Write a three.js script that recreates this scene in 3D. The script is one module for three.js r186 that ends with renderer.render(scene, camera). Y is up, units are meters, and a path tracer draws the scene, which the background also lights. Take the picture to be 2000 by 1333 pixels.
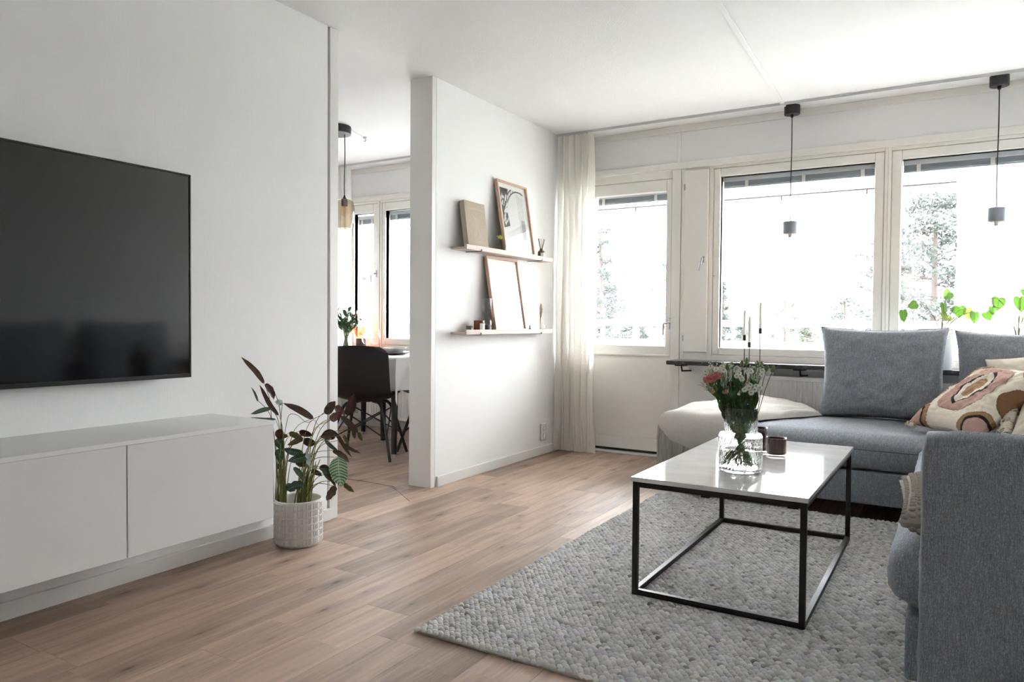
import * as THREE from 'three';
import { RoundedBoxGeometry } from 'three/addons/geometries/RoundedBoxGeometry.js';
import { mergeGeometries, mergeVertices, toCreasedNormals } from 'three/addons/utils/BufferGeometryUtils.js';
import { createNoise2D, createNoise3D } from 'simplex-noise';

// ---------------------------------------------------------------- camera, sky, exposure
const scene = new THREE.Scene();
const HC = 1.02, FPX = 1432.19;                                   // eye height in metres, focal length in pixels of the 2000 x 1333 frame
const camera = new THREE.PerspectiveCamera(2 * Math.atan(666.5 / FPX) * 180 / Math.PI, 2000 / 1333, 0.05, 400);
camera.rotation.order = 'YXZ';
camera.rotation.set(-0.0253053, 0.5456720, 0.0080592);
camera.position.set(0, HC, 0);
scene.add(camera);
{ // an overcast sky: three times as bright overhead as at the horizon, alike all round
  const H = 128, W = 16, d = new Float32Array(W * H * 4);
  for (let j = 0, k = 0; j < H; j++) { const e = Math.max(0, Math.sin(((j + 0.5) / H - 0.5) * Math.PI)), l = (1 + 2 * e) / 3; for (let i = 0; i < W; i++, k += 4) { d[k] = l * 0.948; d[k + 1] = l * 0.972; d[k + 2] = l; d[k + 3] = 1; } }
  const t = new THREE.DataTexture(d, W, H, THREE.RGBAFormat, THREE.FloatType); t.mapping = THREE.EquirectangularReflectionMapping; t.magFilter = THREE.LinearFilter; t.needsUpdate = true;
  scene.background = t; scene.environment = t; scene.backgroundIntensity = scene.environmentIntensity = 2;
}
const renderer = new THREE.WebGLRenderer({ antialias: true });
renderer.toneMapping = THREE.LinearToneMapping;
const EXPO = 41;
renderer.toneMappingExposure = EXPO;
renderer.shadowMap.enabled = true;

// ---------------------------------------------------------------- helpers
let seed = 12345;
const rnd = () => { seed = (seed + 0x6d2b79f5) | 0; let t = Math.imul(seed ^ (seed >>> 15), 1 | seed); t = (t + Math.imul(t ^ (t >>> 7), 61 | t)) ^ t; return ((t ^ (t >>> 14)) >>> 0) / 4294967296; };
const rr = (a, b) => a + (b - a) * rnd();
const n2 = createNoise2D(rnd), n3 = createNoise3D(rnd);
const V = (x, y, z) => new THREE.Vector3(x, y, z);
const clamp = THREE.MathUtils.clamp, lerp = THREE.MathUtils.lerp, sstep = THREE.MathUtils.smoothstep;
camera.updateMatrixWorld(true);
const EYE = V(0, HC, 0);
const ray = (u, v) => V((u - 1000) / FPX, -(v - 666.5) / FPX, -1).applyEuler(camera.rotation);     // a pixel gives a direction only
const atY = (u, v, y) => { const d = ray(u, v); return d.multiplyScalar((y - HC) / d.y).add(EYE); };  // ... and the plane that the thing touches the distance
const atX = (u, v, x) => { const d = ray(u, v); return d.multiplyScalar(x / d.x).add(EYE); };
const atZ = (u, v, z) => { const d = ray(u, v); return d.multiplyScalar(z / d.z).add(EYE); };
const facing = (P) => V(P.x, 0, P.z).normalize();
const atP = (u, v, P, off = 0) => { const n = facing(P), d = ray(u, v); return d.multiplyScalar((n.dot(V(P.x, 0, P.z)) + off) / n.dot(d)).add(EYE); };  // on the upright plane through P square to the view
const taken = new Map();
const numbered = (n) => { const k = taken.get(n) ?? 0; taken.set(n, k + 1); return k ? n + '_' + String(k).padStart(3, '0') : n; };
function thing(name, label, category, pos = [0, 0, 0], turn = 0, group) {
  const o = new THREE.Group(); o.name = numbered(name); scene.add(o);
  o.position.set(...pos); o.rotation.y = turn; o.userData = { label, category };
  if (group) o.userData.group = group;
  return o;
}
function part(parent, name, geo, mat, label) {
  const m = new THREE.Mesh(geo, mat); m.name = name; m.castShadow = m.receiveShadow = true; parent.add(m);
  if (label) m.userData.label = label;
  return m;
}
function solo(name, geo, mat, label, category, group) {
  const m = part(scene, numbered(name), geo, mat); m.userData = { label, category };
  if (group) m.userData.group = group;
  return m;
}
function struct(name, geo, mat, label) {
  const m = part(scene, numbered(name), geo, mat); m.userData = { kind: 'structure' };
  if (label) m.userData.label = label;
  return m;
}
function structGroup(name, label) { const o = new THREE.Group(); o.name = numbered(name); o.userData = { kind: 'structure', label }; scene.add(o); return o; }
function copyOf(root, pos, turn, label) {
  const c = root.clone(); c.name = numbered(root.name.replace(/_\d{3}$/, '')); scene.add(c);
  if (pos) c.position.set(...pos); if (turn !== undefined) c.rotation.y = turn;
  c.userData = { ...root.userData }; if (label) c.userData.label = label;
  return c;
}
function prep(g) {
  g = g.index ? g.toNonIndexed() : g;
  if (!g.attributes.normal) g.computeVertexNormals();
  if (!g.attributes.uv) g.setAttribute('uv', new THREE.BufferAttribute(new Float32Array(g.attributes.position.count * 2), 2));
  for (const k of Object.keys(g.attributes)) if (!['position', 'normal', 'uv'].includes(k)) g.deleteAttribute(k);
  return g;
}
const merge = (list) => mergeGeometries(list.map(prep), false);
const bx = (x0, x1, y0, y1, z0, z1) => wuv(new THREE.BoxGeometry(Math.abs(x1 - x0), Math.abs(y1 - y0), Math.abs(z1 - z0)).translate((x0 + x1) / 2, (y0 + y1) / 2, (z0 + z1) / 2));
const rbx = (x0, x1, y0, y1, z0, z1, r = 0.004, s = 2) => wuv(new RoundedBoxGeometry(Math.abs(x1 - x0), Math.abs(y1 - y0), Math.abs(z1 - z0), s, Math.min(r, 0.499 * Math.min(Math.abs(x1 - x0), Math.abs(y1 - y0), Math.abs(z1 - z0)))).translate((x0 + x1) / 2, (y0 + y1) / 2, (z0 + z1) / 2));
function wuv(g) {                                                    // uv in metres, by the way each face points
  g = g.index ? g.toNonIndexed() : g;
  const p = g.attributes.position, n = g.attributes.normal, uv = new Float32Array(p.count * 2);
  for (let i = 0; i < p.count; i += 3) {
    const a = V().fromBufferAttribute(n, i).add(V().fromBufferAttribute(n, i + 1)).add(V().fromBufferAttribute(n, i + 2));
    const ax = Math.abs(a.x), ay = Math.abs(a.y), az = Math.abs(a.z);
    for (let k = i; k < i + 3; k++) {
      const x = p.getX(k), y = p.getY(k), z = p.getZ(k);
      if (ay >= ax && ay >= az) { uv[k * 2] = x; uv[k * 2 + 1] = z; } else if (ax >= az) { uv[k * 2] = z; uv[k * 2 + 1] = y; } else { uv[k * 2] = x; uv[k * 2 + 1] = y; }
    }
  }
  g.setAttribute('uv', new THREE.BufferAttribute(uv, 2));
  return g;
}
const paneGeo = (x0, x1, y0, y1, z) => new THREE.PlaneGeometry(x1 - x0, y1 - y0).translate((x0 + x1) / 2, (y0 + y1) / 2, z);
const lathe = (pts, seg = 32) => new THREE.LatheGeometry(pts.map(([r, y]) => new THREE.Vector2(Math.max(r, 1e-5), y)), seg);
const tube = (pts, r = 0.002, n = 12, rad = 6, closed = false) => new THREE.TubeGeometry(new THREE.CatmullRomCurve3(pts.map((p) => (p.isVector3 ? p : V(...p))), closed), n, r, rad, closed);
function taper(pts, r0, r1, n = 12, rad = 6) {                       // a tube that thins from r0 to r1
  const c = new THREE.CatmullRomCurve3(pts.map((p) => (p.isVector3 ? p : V(...p)))), g = new THREE.TubeGeometry(c, n, 1, rad, false), p = g.attributes.position;
  for (let i = 0; i <= n; i++) { const o = c.getPointAt(i / n), r = lerp(r0, r1, i / n); for (let j = 0; j <= rad; j++) { const k = i * (rad + 1) + j; p.setXYZ(k, o.x + (p.getX(k) - o.x) * r, o.y + (p.getY(k) - o.y) * r, o.z + (p.getZ(k) - o.z) * r); } }
  return g;
}
const cyl = (r0, r1, h, seg = 20, open = false) => new THREE.CylinderGeometry(r1, r0, h, seg, 1, open).translate(0, h / 2, 0);   // base at y = 0, r0 below, r1 above
function bar(a, b, r, r1 = r, seg = 8) { const d = V().subVectors(b, a), g = new THREE.CylinderGeometry(r1, r, d.length(), seg).translate(0, d.length() / 2, 0); g.applyQuaternion(new THREE.Quaternion().setFromUnitVectors(V(0, 1, 0), d.clone().normalize())); return g.translate(a.x, a.y, a.z); }
function sheet(nu, nv, f, uvw = 1, uvh = 1) {                         // a grid surface: f(s, t) with s and t from 0 to 1
  const g = new THREE.PlaneGeometry(1, 1, nu, nv), p = g.attributes.position, uv = g.attributes.uv, o = V();
  for (let j = 0, k = 0; j <= nv; j++) for (let i = 0; i <= nu; i++, k++) { f(i / nu, j / nv, o); p.setXYZ(k, o.x, o.y, o.z); uv.setXY(k, i / nu * uvw, j / nv * uvh); }
  g.computeVertexNormals();
  return g;
}
function warp(g, f) { const p = g.attributes.position, o = V(); for (let i = 0; i < p.count; i++) { o.fromBufferAttribute(p, i); f(o, i); p.setXYZ(i, o.x, o.y, o.z); } g.computeVertexNormals(); return g; }

// ---------------------------------------------------------------- textures and materials
function tex(w, h, f, srgb = true, rep = [1, 1]) {
  const d = new Uint8Array(w * h * 4);
  for (let y = 0, k = 0; y < h; y++) for (let x = 0; x < w; x++, k += 4) { const c = f(x / w, y / h, x, y); if (typeof c === 'number') { d[k] = d[k + 1] = d[k + 2] = clamp(c, 0, 1) * 255; } else { d[k] = clamp(c[0], 0, 1) * 255; d[k + 1] = clamp(c[1], 0, 1) * 255; d[k + 2] = clamp(c[2], 0, 1) * 255; } d[k + 3] = 255; }
  const t = new THREE.DataTexture(d, w, h); t.wrapS = t.wrapT = THREE.RepeatWrapping; t.magFilter = THREE.LinearFilter; t.repeat.set(...rep); if (srgb) t.colorSpace = THREE.SRGBColorSpace; t.needsUpdate = true;
  return t;
}
function canvasTex(w, h, draw, srgb = true) {
  const c = document.createElement('canvas'); c.width = w; c.height = h; draw(c.getContext('2d'), w, h);
  const t = new THREE.CanvasTexture(c); t.wrapS = t.wrapT = THREE.RepeatWrapping; if (srgb) t.colorSpace = THREE.SRGBColorSpace; return t;
}
const per = (x, y, p, q, f = 1) => { const a = x * 2 * Math.PI, b = y * 2 * Math.PI; return n3(Math.cos(a) * p + 3.7 * f, Math.sin(a) * p + Math.cos(b) * q, Math.sin(b) * q + 9.1 * f); };   // noise that tiles
const mat = (o) => new THREE.MeshStandardMaterial({ roughness: 0.6, ...o });
const phys = (o) => new THREE.MeshPhysicalMaterial({ roughness: 0.5, ...o });
const lin = (r, g, b) => new THREE.Color().setRGB(r, g, b);
const wallBump = tex(512, 512, (x, y, i, j) => 0.5 + 0.22 * per(x, y, 18, 1.2) + 0.2 * per(x, y, 34, 2.5, 2) + (rnd() - 0.5) * 0.25, false, [1.6, 1.6]);
const plasterBump = tex(512, 512, (x, y) => 0.5 + 0.25 * per(x, y, 14, 14) + 0.25 * per(x, y, 30, 30, 2) + (rnd() - 0.5) * 0.3, false, [2, 2]);
const M = {
  wall: mat({ color: lin(0.875, 0.875, 0.868), roughness: 0.75, bumpMap: wallBump, bumpScale: 0.00028 }),
  ceiling: mat({ color: lin(0.865, 0.865, 0.86), roughness: 0.9, bumpMap: plasterBump, bumpScale: 0.0012 }),
  trim: mat({ color: lin(0.80, 0.79, 0.77), roughness: 0.4 }),
  frame: mat({ color: lin(0.86, 0.835, 0.785), roughness: 0.42 }),
  panel: mat({ color: lin(0.86, 0.855, 0.845), roughness: 0.55 }),
  glass: phys({ color: lin(0.985, 0.987, 0.99), roughness: 0, transmission: 1, thickness: 0, ior: 1.5 }),
  balcony: mat({ color: lin(0.90, 0.90, 0.90), roughness: 0.6 }),
  black: mat({ color: lin(0.012, 0.012, 0.014), roughness: 0.38 }),
  blackMetal: phys({ color: lin(0.010, 0.010, 0.011), roughness: 0.42, specularIntensity: 0.6 }),
  steel: mat({ color: lin(0.45, 0.46, 0.48), roughness: 0.28, metalness: 1 }),
  whiteGloss: phys({ color: lin(0.80, 0.80, 0.795), roughness: 0.16, clearcoat: 0.6, clearcoatRoughness: 0.05 }),
  white: mat({ color: lin(0.80, 0.80, 0.79), roughness: 0.45 }),
  radiator: mat({ color: lin(0.82, 0.80, 0.77), roughness: 0.4 }),
};
// oak laminate: one texture for each of six kinds of plank, 0.194 m across and 1.29 m long
const PW = 0.1944, PL = 1.292;
function plankTex(k) {
  const knots = Array.from({ length: 2 + Math.floor(rnd() * 3) }, () => [rr(0.15, 0.85), rr(0.05, 0.95), rr(0.5, 1.2)]), ph = rnd() * 50, tone = [-0.07, 0.03, -0.025, 0.055, 0.0, -0.045, 0.02][k], cath = rr(0.25, 0.75), cw = rnd() < 0.6 ? 1 : 0.2;
  const W = 224, H = 1024;
  const f = (x, y) => {
    let sx = (x - cath) * 1.0, yy = y * PL;
    let warpx = sx + 0.05 * n2(yy * 1.3 + ph, x * 1.2) + 0.012 * n2(yy * 6 + ph, x * 4), dark = 0;
    for (const [kx, ky, s] of knots) { const dx = (x - kx) * PW, dy = (y - ky) * PL, r = Math.hypot(dx, dy * 0.36) / (0.0075 * s); warpx += 0.10 * s * Math.exp(-r * r * 0.12) * (dx > 0 ? 1 : -1) * 0.6; dark += 0.30 * s * Math.exp(-r * r * 1.1) + 0.15 * s * Math.exp(-r * r * 0.07); }
    const rings = Math.sin((warpx * warpx * 26 * cw + Math.abs(warpx) * 9 + yy * 2.2 * cw + 0.9 * n2(yy * 0.8 + ph, 3)) * 3.0 + ph);
    const fine = n2(x * 95 + ph, yy * 5.5), pores = n2(x * 170 + ph, yy * 16);
    return [0.03 * rings * (0.55 + 0.45 * n2(yy * 1.1, x * 3 + ph)) + 0.026 * fine + 0.05 * n2(x * 5 + ph, yy * 1.7) * (0.5 + 0.5 * n2(yy * 2.5 + ph, x * 2)) + 0.05 * n2(x * 2.2 + ph, yy * 1.5), dark, pores];
  };
  const cells = new Float32Array(W * H * 3);
  for (let j = 0, q = 0; j < H; j++) for (let i = 0; i < W; i++, q += 3) { const a = f(i / W, j / H); cells[q] = a[0]; cells[q + 1] = a[1]; cells[q + 2] = a[2]; }
  return tex(W, H, (x, y, i, j) => {
    const q = (j * W + i) * 3, v = 0.69 + tone + cells[q] - (cells[q + 2] > 0.5 ? 0.035 : 0) - cells[q + 1] * 0.55, w = cells[q] * 0.25;
    return [v * 1.0 + 0.01, v * 0.872 - w * 0.1, v * 0.775 - w * 0.25];
  });
}
const plankMats = Array.from({ length: 7 }, (_, k) => { const t = plankTex(k); return phys({ map: t, roughness: 0.5, bumpMap: t, bumpScale: 0.0004, specularIntensity: 0.9 }); });
const seamMat = mat({ color: lin(0.10, 0.075, 0.055), roughness: 0.8 });
// sofa cloth: blue grey with pale slubs along the warp
const clothTex = tex(512, 512, (x, y, i, j) => {
  const warp = 0.10 * per(x, y, 60, 3) + 0.07 * per(x, y, 26, 1.2, 2), weft = 0.05 * per(x, y, 3, 60, 3), s = per(x, y, 75, 9, 4) > 0.45 ? 0.16 : 0, w = ((i >> 1) + (j >> 1)) & 1 ? 0.03 : -0.03;
  const v = 0.575 + (warp + weft) * 0.8 + s + w + (rnd() - 0.5) * 0.08;
  return [v * 0.955, v * 0.985, v * 1.035];
}, true, [2.6, 2.6]);
const clothBump = tex(256, 256, (x, y, i, j) => 0.5 + (((i >> 1) + (j >> 1)) & 1 ? 0.22 : -0.22) + 0.25 * per(x, y, 30, 4) + (rnd() - 0.5) * 0.2, false, [5.2, 5.2]);
M.cloth = phys({ map: clothTex, roughness: 0.95, bumpMap: clothBump, bumpScale: 0.0012, sheen: 0.5, sheenColor: lin(0.55, 0.57, 0.60), sheenRoughness: 0.6, specularIntensity: 0.3 });
// ---------------------------------------------------------------- the room
const XL = -2.735, XB = -2.905, XR = 0.92, ZW = -5.385, ZO = -5.56, CEIL = 2.505, ZB = 0.75, KB = -1.6, XK = -5.7;
// floor: a dark bed with each plank laid on it
{
  const fl = structGroup('floor', 'grey-brown oak plank floor running towards the window');
  part(fl, 'underlay', bx(XK - 0.1, XR + 0.1, -0.14, -0.004, ZO, ZB + 0.1), seamMat);
  const e0 = -1.99 - PW * 20, geos = {};
  for (let i = 0; i < 36; i++) {
    const x0 = e0 + i * PW, x1 = x0 + PW;
    if (x1 < XK - 0.05 || x0 > XR + 0.05) continue;
    const known = { 20: -1.425, 21: -1.97, 19: -2.188 }[i], start = known !== undefined ? known + PL * 3 : ZB + rnd() * PL;
    for (let k = 0; k < 9; k++) {
      const za = Math.min(start - k * PL, ZB), zb = Math.max(start - (k + 1) * PL, ZW - 0.02);
      if (za - zb < 0.03) continue;
      const a = x0 + 0.0005, b = x1 - 0.0005, top = 0, g = new THREE.BoxGeometry(b - a, 0.008, za - zb - 0.001);
      const p = g.attributes.position, uv = g.attributes.uv, flip = rnd() < 0.5, sh = rnd();
      for (let q = 0; q < p.count; q++) { const u = p.getX(q) / PW + 0.5, v = (p.getZ(q) + (za - zb) / 2) / PL; uv.setXY(q, flip ? 1 - u : u, v + sh); }
      const m = part(fl, 'plank', g, plankMats[Math.floor(rnd() * plankMats.length)]);
      m.position.set((a + b) / 2, top - 0.004, (za + zb) / 2);
    }
  }
}
struct('ceiling', bx(XK - 0.2, XR + 0.2, CEIL, CEIL + 0.2, ZO, ZB + 0.2), M.ceiling);
// TV wall, with a shadow gap and a lining board where the opening begins
struct('wall_left', bx(XB, XL, 0, CEIL, -2.696, ZB), M.wall);
struct('trim_1', merge([rbx(XB - 0.012, XL + 0.002, 0, CEIL, -2.77, -2.712, 0.003), bx(XB + 0.01, XL - 0.02, 0, CEIL, -2.713, -2.695)]), M.trim, 'white lining board at the end of the television wall');
struct('baseboard_left', merge([rbx(XL, XL + 0.013, 0, 0.062, -2.713, ZB, 0.003)]), M.trim);
// wall with the picture ledges
struct('wall_back', bx(XB + 0.012, XL, 0, CEIL, ZW - 0.02, -3.60), M.wall);
struct('trim_2', rbx(XB, XL + 0.001, 0, CEIL, -3.598, -3.556, 0.003), M.trim, 'white end board of the short wall');
struct('baseboard_back', rbx(XL, XL + 0.013, 0, 0.066, ZW, -3.612, 0.004), M.trim);
// right wall behind the sofa, wall behind the camera
struct('wall_right', bx(XR, XR + 0.15, 0, CEIL, ZO, ZB), M.wall);
struct('wall_rear', bx(XB, XR, 0, CEIL, ZB, ZB + 0.15), M.wall);
// kitchen shell
struct('wall_kitchen_left', bx(XK - 0.15, XK, 0, CEIL, ZO, KB), M.wall);
struct('wall_kitchen_rear', bx(XK, XB, 0, CEIL, KB, KB + 0.15), M.wall);
// outer wall: strips above, below and between the openings
const DX0 = -2.64, DX1 = -1.793, KX0 = -5.25, KX1 = -3.55;
struct('wall_window', merge([
  bx(XK, XR, 2.226, CEIL, ZO, ZW), bx(XK, KX0, 0, 2.226, ZO, ZW), bx(KX0, KX1, 0, 0.735, ZO, ZW), bx(KX1, DX0, 0, 2.226, ZO, ZW),
  bx(DX1 + 0.075, XR, 0, 0.735, ZO, ZW), bx(DX0, DX1, -0.03, 0.006, ZO, ZW + 0.035),
]), M.panel);
struct('trim_3', merge([rbx(XK, XR, 2.455, CEIL, ZW, ZW + 0.014, 0.003), rbx(XK, XR, 2.183, 2.232, ZW - 0.02, ZW + 0.016, 0.003), rbx(-1.826, -1.798, 2.232, 2.456, ZW, ZW + 0.008, 0.002)]), M.frame, 'cream battens round the panel above the windows');
struct('trim_4', merge([rbx(DX0 + 0.02, DX1 + 0.01, 0.001, 0.012, -5.36, -5.32, 0.003)]), M.white, 'white threshold strip under the balcony door');
struct('baseboard_window', rbx(KX1 - 1.7, DX0, 0, 0.066, ZW, ZW + 0.013, 0.004), M.trim);
// curtain rails on the ceiling
const railMat = mat({ color: lin(0.62, 0.63, 0.64), roughness: 0.4 });
const railGeo = (x0, x1) => merge([bx(x0, x1, CEIL - 0.012, CEIL, -5.176, -5.172), bx(x0, x1, CEIL - 0.012, CEIL, -5.156, -5.152), bx(x0, x1, CEIL - 0.003, CEIL, -5.172, -5.156)]);
solo('curtain_rail', railGeo(XL + 0.01, XR - 0.01), railMat, 'slim grey curtain rail on the living room ceiling', 'curtain rail');
solo('curtain_rail', railGeo(XK + 0.1, XB - 0.02), railMat, 'slim grey curtain rail on the dining room ceiling', 'curtain rail');
solo('cable_cover', (() => { const a = V(-0.955, 0, -3.0), b = V(-1.035, 0, -5.235), d = V().subVectors(b, a), L = d.length(); return rbx(-0.014, 0.014, CEIL - 0.009, CEIL, -L / 2, L / 2, 0.003).rotateY(Math.atan2(d.x, d.z)).translate((a.x + b.x) / 2, 0, (a.z + b.z) / 2); })(), M.ceiling, 'white cable cover running along the ceiling to the lamp', 'cable cover');

// ---------------------------------------------------------------- windows and balcony door
const ZF = -5.395, ZG = -5.452;                                     // face of the frames, plane of the panes
function ringGeo(x0, x1, y0, y1, wl, wr, wb, wt, z0, z1, r = 0.004) { return merge([rbx(x0, x0 + wl, y0, y1, z0, z1, r), rbx(x1 - wr, x1, y0, y1, z0, z1, r), rbx(x0 + wl, x1 - wr, y0, y0 + wb, z0, z1, r), rbx(x0 + wl, x1 - wr, y1 - wt, y1, z0, z1, r)]); }
const blindDark = mat({ color: lin(0.30, 0.33, 0.37), roughness: 0.5 }), blindPale = mat({ color: lin(0.70, 0.74, 0.77), roughness: 0.5 }), tapeMat = mat({ color: lin(0.75, 0.74, 0.72), roughness: 0.8 });
function blind(x0, x1, yt, tapes, label) {
  const b = thing('venetian_blind', label, 'blind', [(x0 + x1) / 2, yt, -5.47], 0, 'raised blinds in the living room windows'), h = (x1 - x0) / 2;
  part(b, 'head_rail', rbx(-h, h, -0.034, 0, -0.012, 0.012, 0.002), blindPale);
  const st = []; for (let k = 0; k < 12; k++) st.push(bx(-h + 0.004, h - 0.004, -0.037 - k * 0.0030 - 0.0012, -0.037 - k * 0.0030, -0.0125, 0.0125));
  part(b, 'slat_stack', merge(st), blindDark);
  part(b, 'bottom_rail', rbx(-h + 0.003, h - 0.003, -0.084, -0.074, -0.012, 0.012, 0.002), blindDark);
  for (const t of tapes) part(b, 'ladder_tape', bx(t - 0.012 - (x0 + x1) / 2, t + 0.012 - (x0 + x1) / 2, -0.086, -0.034, 0.0128, 0.0138), tapeMat);
  return b;
}
// balcony door
{
  const d = structGroup('door_1', 'cream balcony door with a tall pane');
  part(d, 'door_frame', merge([rbx(-1.866, DX1 - 0.003, 0.01, 2.182, ZO + 0.02, ZF + 0.003, 0.003), rbx(DX0, DX0 + 0.05, 0.01, 2.182, ZO + 0.02, ZF, 0.003), rbx(DX0 + 0.05, -1.866, 2.124, 2.182, ZO + 0.02, ZF, 0.003)]), M.frame);
  part(d, 'leaf', merge([ringGeo(DX0 + 0.053, -1.870, 0.035, 2.119, 0.068, 0.042, 0.05, 0.088, -5.47, ZF - 0.008), rbx(DX0 + 0.115, -1.905, 0.775, 0.848, -5.47, ZF - 0.012, 0.004),
    rbx(DX0 + 0.115, -1.905, 0.07, 0.785, -5.46, ZF - 0.022, 0.002), rbx(DX0 + 0.055, -1.872, 0.03, 0.13, -5.46, ZF - 0.004, 0.003), rbx(DX0 + 0.055, -1.872, 0.768, 0.782, -5.46, ZF - 0.002, 0.003)]), M.frame);
  part(d, 'door_pane', paneGeo(DX0 + 0.115, -1.905, 0.845, 2.035, ZG), M.glass);
  part(d, 'door_gap', bx(DX0 + 0.05, -1.866, 0.006, 0.034, -5.46, -5.44), seamMat);
  const hp = atZ(1308, 632, ZF), hd = part(d, 'handle_plate', rbx(hp.x - 0.009, hp.x + 0.009, hp.y - 0.045, hp.y + 0.04, ZF - 0.008, ZF, 0.004), M.steel);
  part(hd, 'door_handle', merge([bar(V(hp.x, hp.y, ZF), V(hp.x, hp.y, ZF + 0.045), 0.007), bar(V(hp.x, hp.y, ZF + 0.045), V(hp.x - 0.03, hp.y, ZF + 0.045), 0.0065), tube([[hp.x - 0.03, hp.y + 0.004, ZF + 0.045], [hp.x - 0.036, hp.y - 0.03, ZF + 0.045], [hp.x - 0.036, hp.y - 0.09, ZF + 0.045]], 0.0075, 8, 8)]), M.steel);
}
blind(DX0 + 0.13, -1.914, 2.055, [-2.46, -2.02], 'raised grey blind at the top of the balcony door pane');
// window with the narrow wooden hatch, then the wide pane beside it
function windowUnit(name, label, x0, x1, gx0, gx1, gy0, gy1, wl) {
  const w = structGroup(name, label);
  part(w, 'window_frame', ringGeo(x0, x1, 0.742, 2.184, wl, 0.02, 0.05, 0.022, ZO + 0.02, ZF, 0.003), M.frame);
  part(w, 'sash', ringGeo(x0 + wl + 0.002, x1 - 0.022, 0.794, 2.160, gx0 - x0 - wl - 0.002, x1 - 0.022 - gx1, gy0 - 0.794, 2.160 - gy1, -5.50, ZF - 0.006, 0.005), M.frame);
  part(w, 'glazing_bead', ringGeo(gx0 - 0.012, gx1 + 0.012, gy0 - 0.012, gy1 + 0.012, 0.012, 0.012, 0.012, 0.012, ZG - 0.01, ZF - 0.018, 0.003), M.frame);
  part(w, 'window_pane', paneGeo(gx0 - 0.01, gx1 + 0.01, gy0 - 0.01, gy1 + 0.01, ZG), M.glass);
  return w;
}
{
  const w = windowUnit('window_1', 'wide cream framed window beside the hatch', -1.583, -0.408, -1.503, -0.486, 0.846, 2.10, 0.03);
  const p = atZ(1395, 490, ZF);
  part(w, 'blind_cord', tube([atZ(1402, 352, ZF + 0.002), atZ(1397, 375, ZF + 0.006), p], 0.0016, 12, 5), M.white);
  part(w, 'cord_knob', lathe([[0.001, 0.03], [0.004, 0.022], [0.006, 0], [0.004, -0.004], [0, -0.004]], 10).translate(p.x, p.y - 0.03, p.z + 0.006), M.white);
  part(w, 'stop_knob', new THREE.SphereGeometry(0.006, 10, 8).translate(...atZ(1394, 539, ZF).toArray()), M.steel);
  const w2 = windowUnit('window_2', 'wide cream framed window behind the sofa corner', -0.4078, XR, -0.328, 0.84, 0.846, 2.10, 0.02);
}
blind(-1.500, -0.489, 2.104, [-1.33, -0.94, -0.565], 'raised grey blind at the top of the wide window beside the hatch');
blind(-0.325, 0.838, 2.104, [-0.235, 0.167, 0.6], 'raised grey blind at the top of the window behind the sofa corner');
{
  const h = structGroup('window_3', 'narrow cream wooden ventilation hatch');
  part(h, 'hatch_frame', merge([rbx(DX1, -1.764, 0.742, 2.184, ZO + 0.02, ZF, 0.003), rbx(-1.764, -1.583, 2.16, 2.184, ZO + 0.02, ZF, 0.003), rbx(-1.764, -1.583, 0.742, 0.81, ZO + 0.02, ZF, 0.003)]), M.frame);
  part(h, 'hatch_panel', rbx(-1.762, -1.585, 0.812, 2.162, -5.45, ZF + 0.022, 0.003), M.frame);
  for (const v of [367, 661]) { const q = atZ(1340, v, ZF); part(h, 'hinge', cyl(0.006, 0.006, 0.045, 10).translate(-1.763, q.y - 0.022, ZF + 0.02), M.steel); }
  const q = atZ(1374, 507, ZF + 0.022), pl = part(h, 'handle_plate', rbx(q.x - 0.008, q.x + 0.008, q.y - 0.025, q.y + 0.025, ZF + 0.02, ZF + 0.027, 0.003), M.steel);
  part(pl, 'hatch_handle', merge([bar(V(q.x, q.y, ZF + 0.025), V(q.x, q.y, ZF + 0.055), 0.006), tube([[q.x, q.y + 0.012, ZF + 0.055], [q.x - 0.01, q.y - 0.03, ZF + 0.056], [q.x - 0.024, q.y - 0.085, ZF + 0.052]], 0.0075, 8, 8)]), M.steel);
}
// jamb post below the hatch, beside the door
struct('trim_5', merge([rbx(DX1 - 0.002, DX1 + 0.078, 0, 0.745, ZO + 0.02, ZF + 0.002, 0.003)]), M.frame, 'cream post between balcony door and radiator');
// kitchen windows
{
  const w = windowUnit('window_4', 'cream framed dining room window with two sashes', KX0, -4.782, -5.117, -4.863, 0.857, 2.075, 0.05);
  const q = atZ(735, 535, ZF), pl = part(w, 'handle_plate', rbx(q.x - 0.009, q.x + 0.009, q.y - 0.03, q.y + 0.035, ZF, ZF + 0.008, 0.004), M.steel);
  part(pl, 'window_handle', merge([bar(V(q.x, q.y, ZF), V(q.x, q.y, ZF + 0.04), 0.007), bar(V(q.x, q.y, ZF + 0.04), V(q.x - 0.03, q.y - 0.005, ZF + 0.04), 0.006), bar(V(q.x - 0.03, q.y, ZF + 0.04), V(q.x - 0.032, q.y - 0.09, ZF + 0.04), 0.0075)]), M.steel);
  windowUnit('window_5', 'cream framed dining room window nearest the short wall', -4.772, KX1, -4.713, -3.64, 0.857, 2.085, 0.02);
  const kb = blind(-5.113, -4.866, 2.06, [-5.06, -4.93], 'raised grey blind in the narrow dining room sash'); kb.userData.group = 'raised blinds in the dining room windows';
  const kc = blind(-4.71, -3.645, 2.082, [-4.62, -4.2, -3.8], 'raised grey blind in the wide dining room sash'); kc.userData.group = 'raised blinds in the dining room windows';
}
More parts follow.
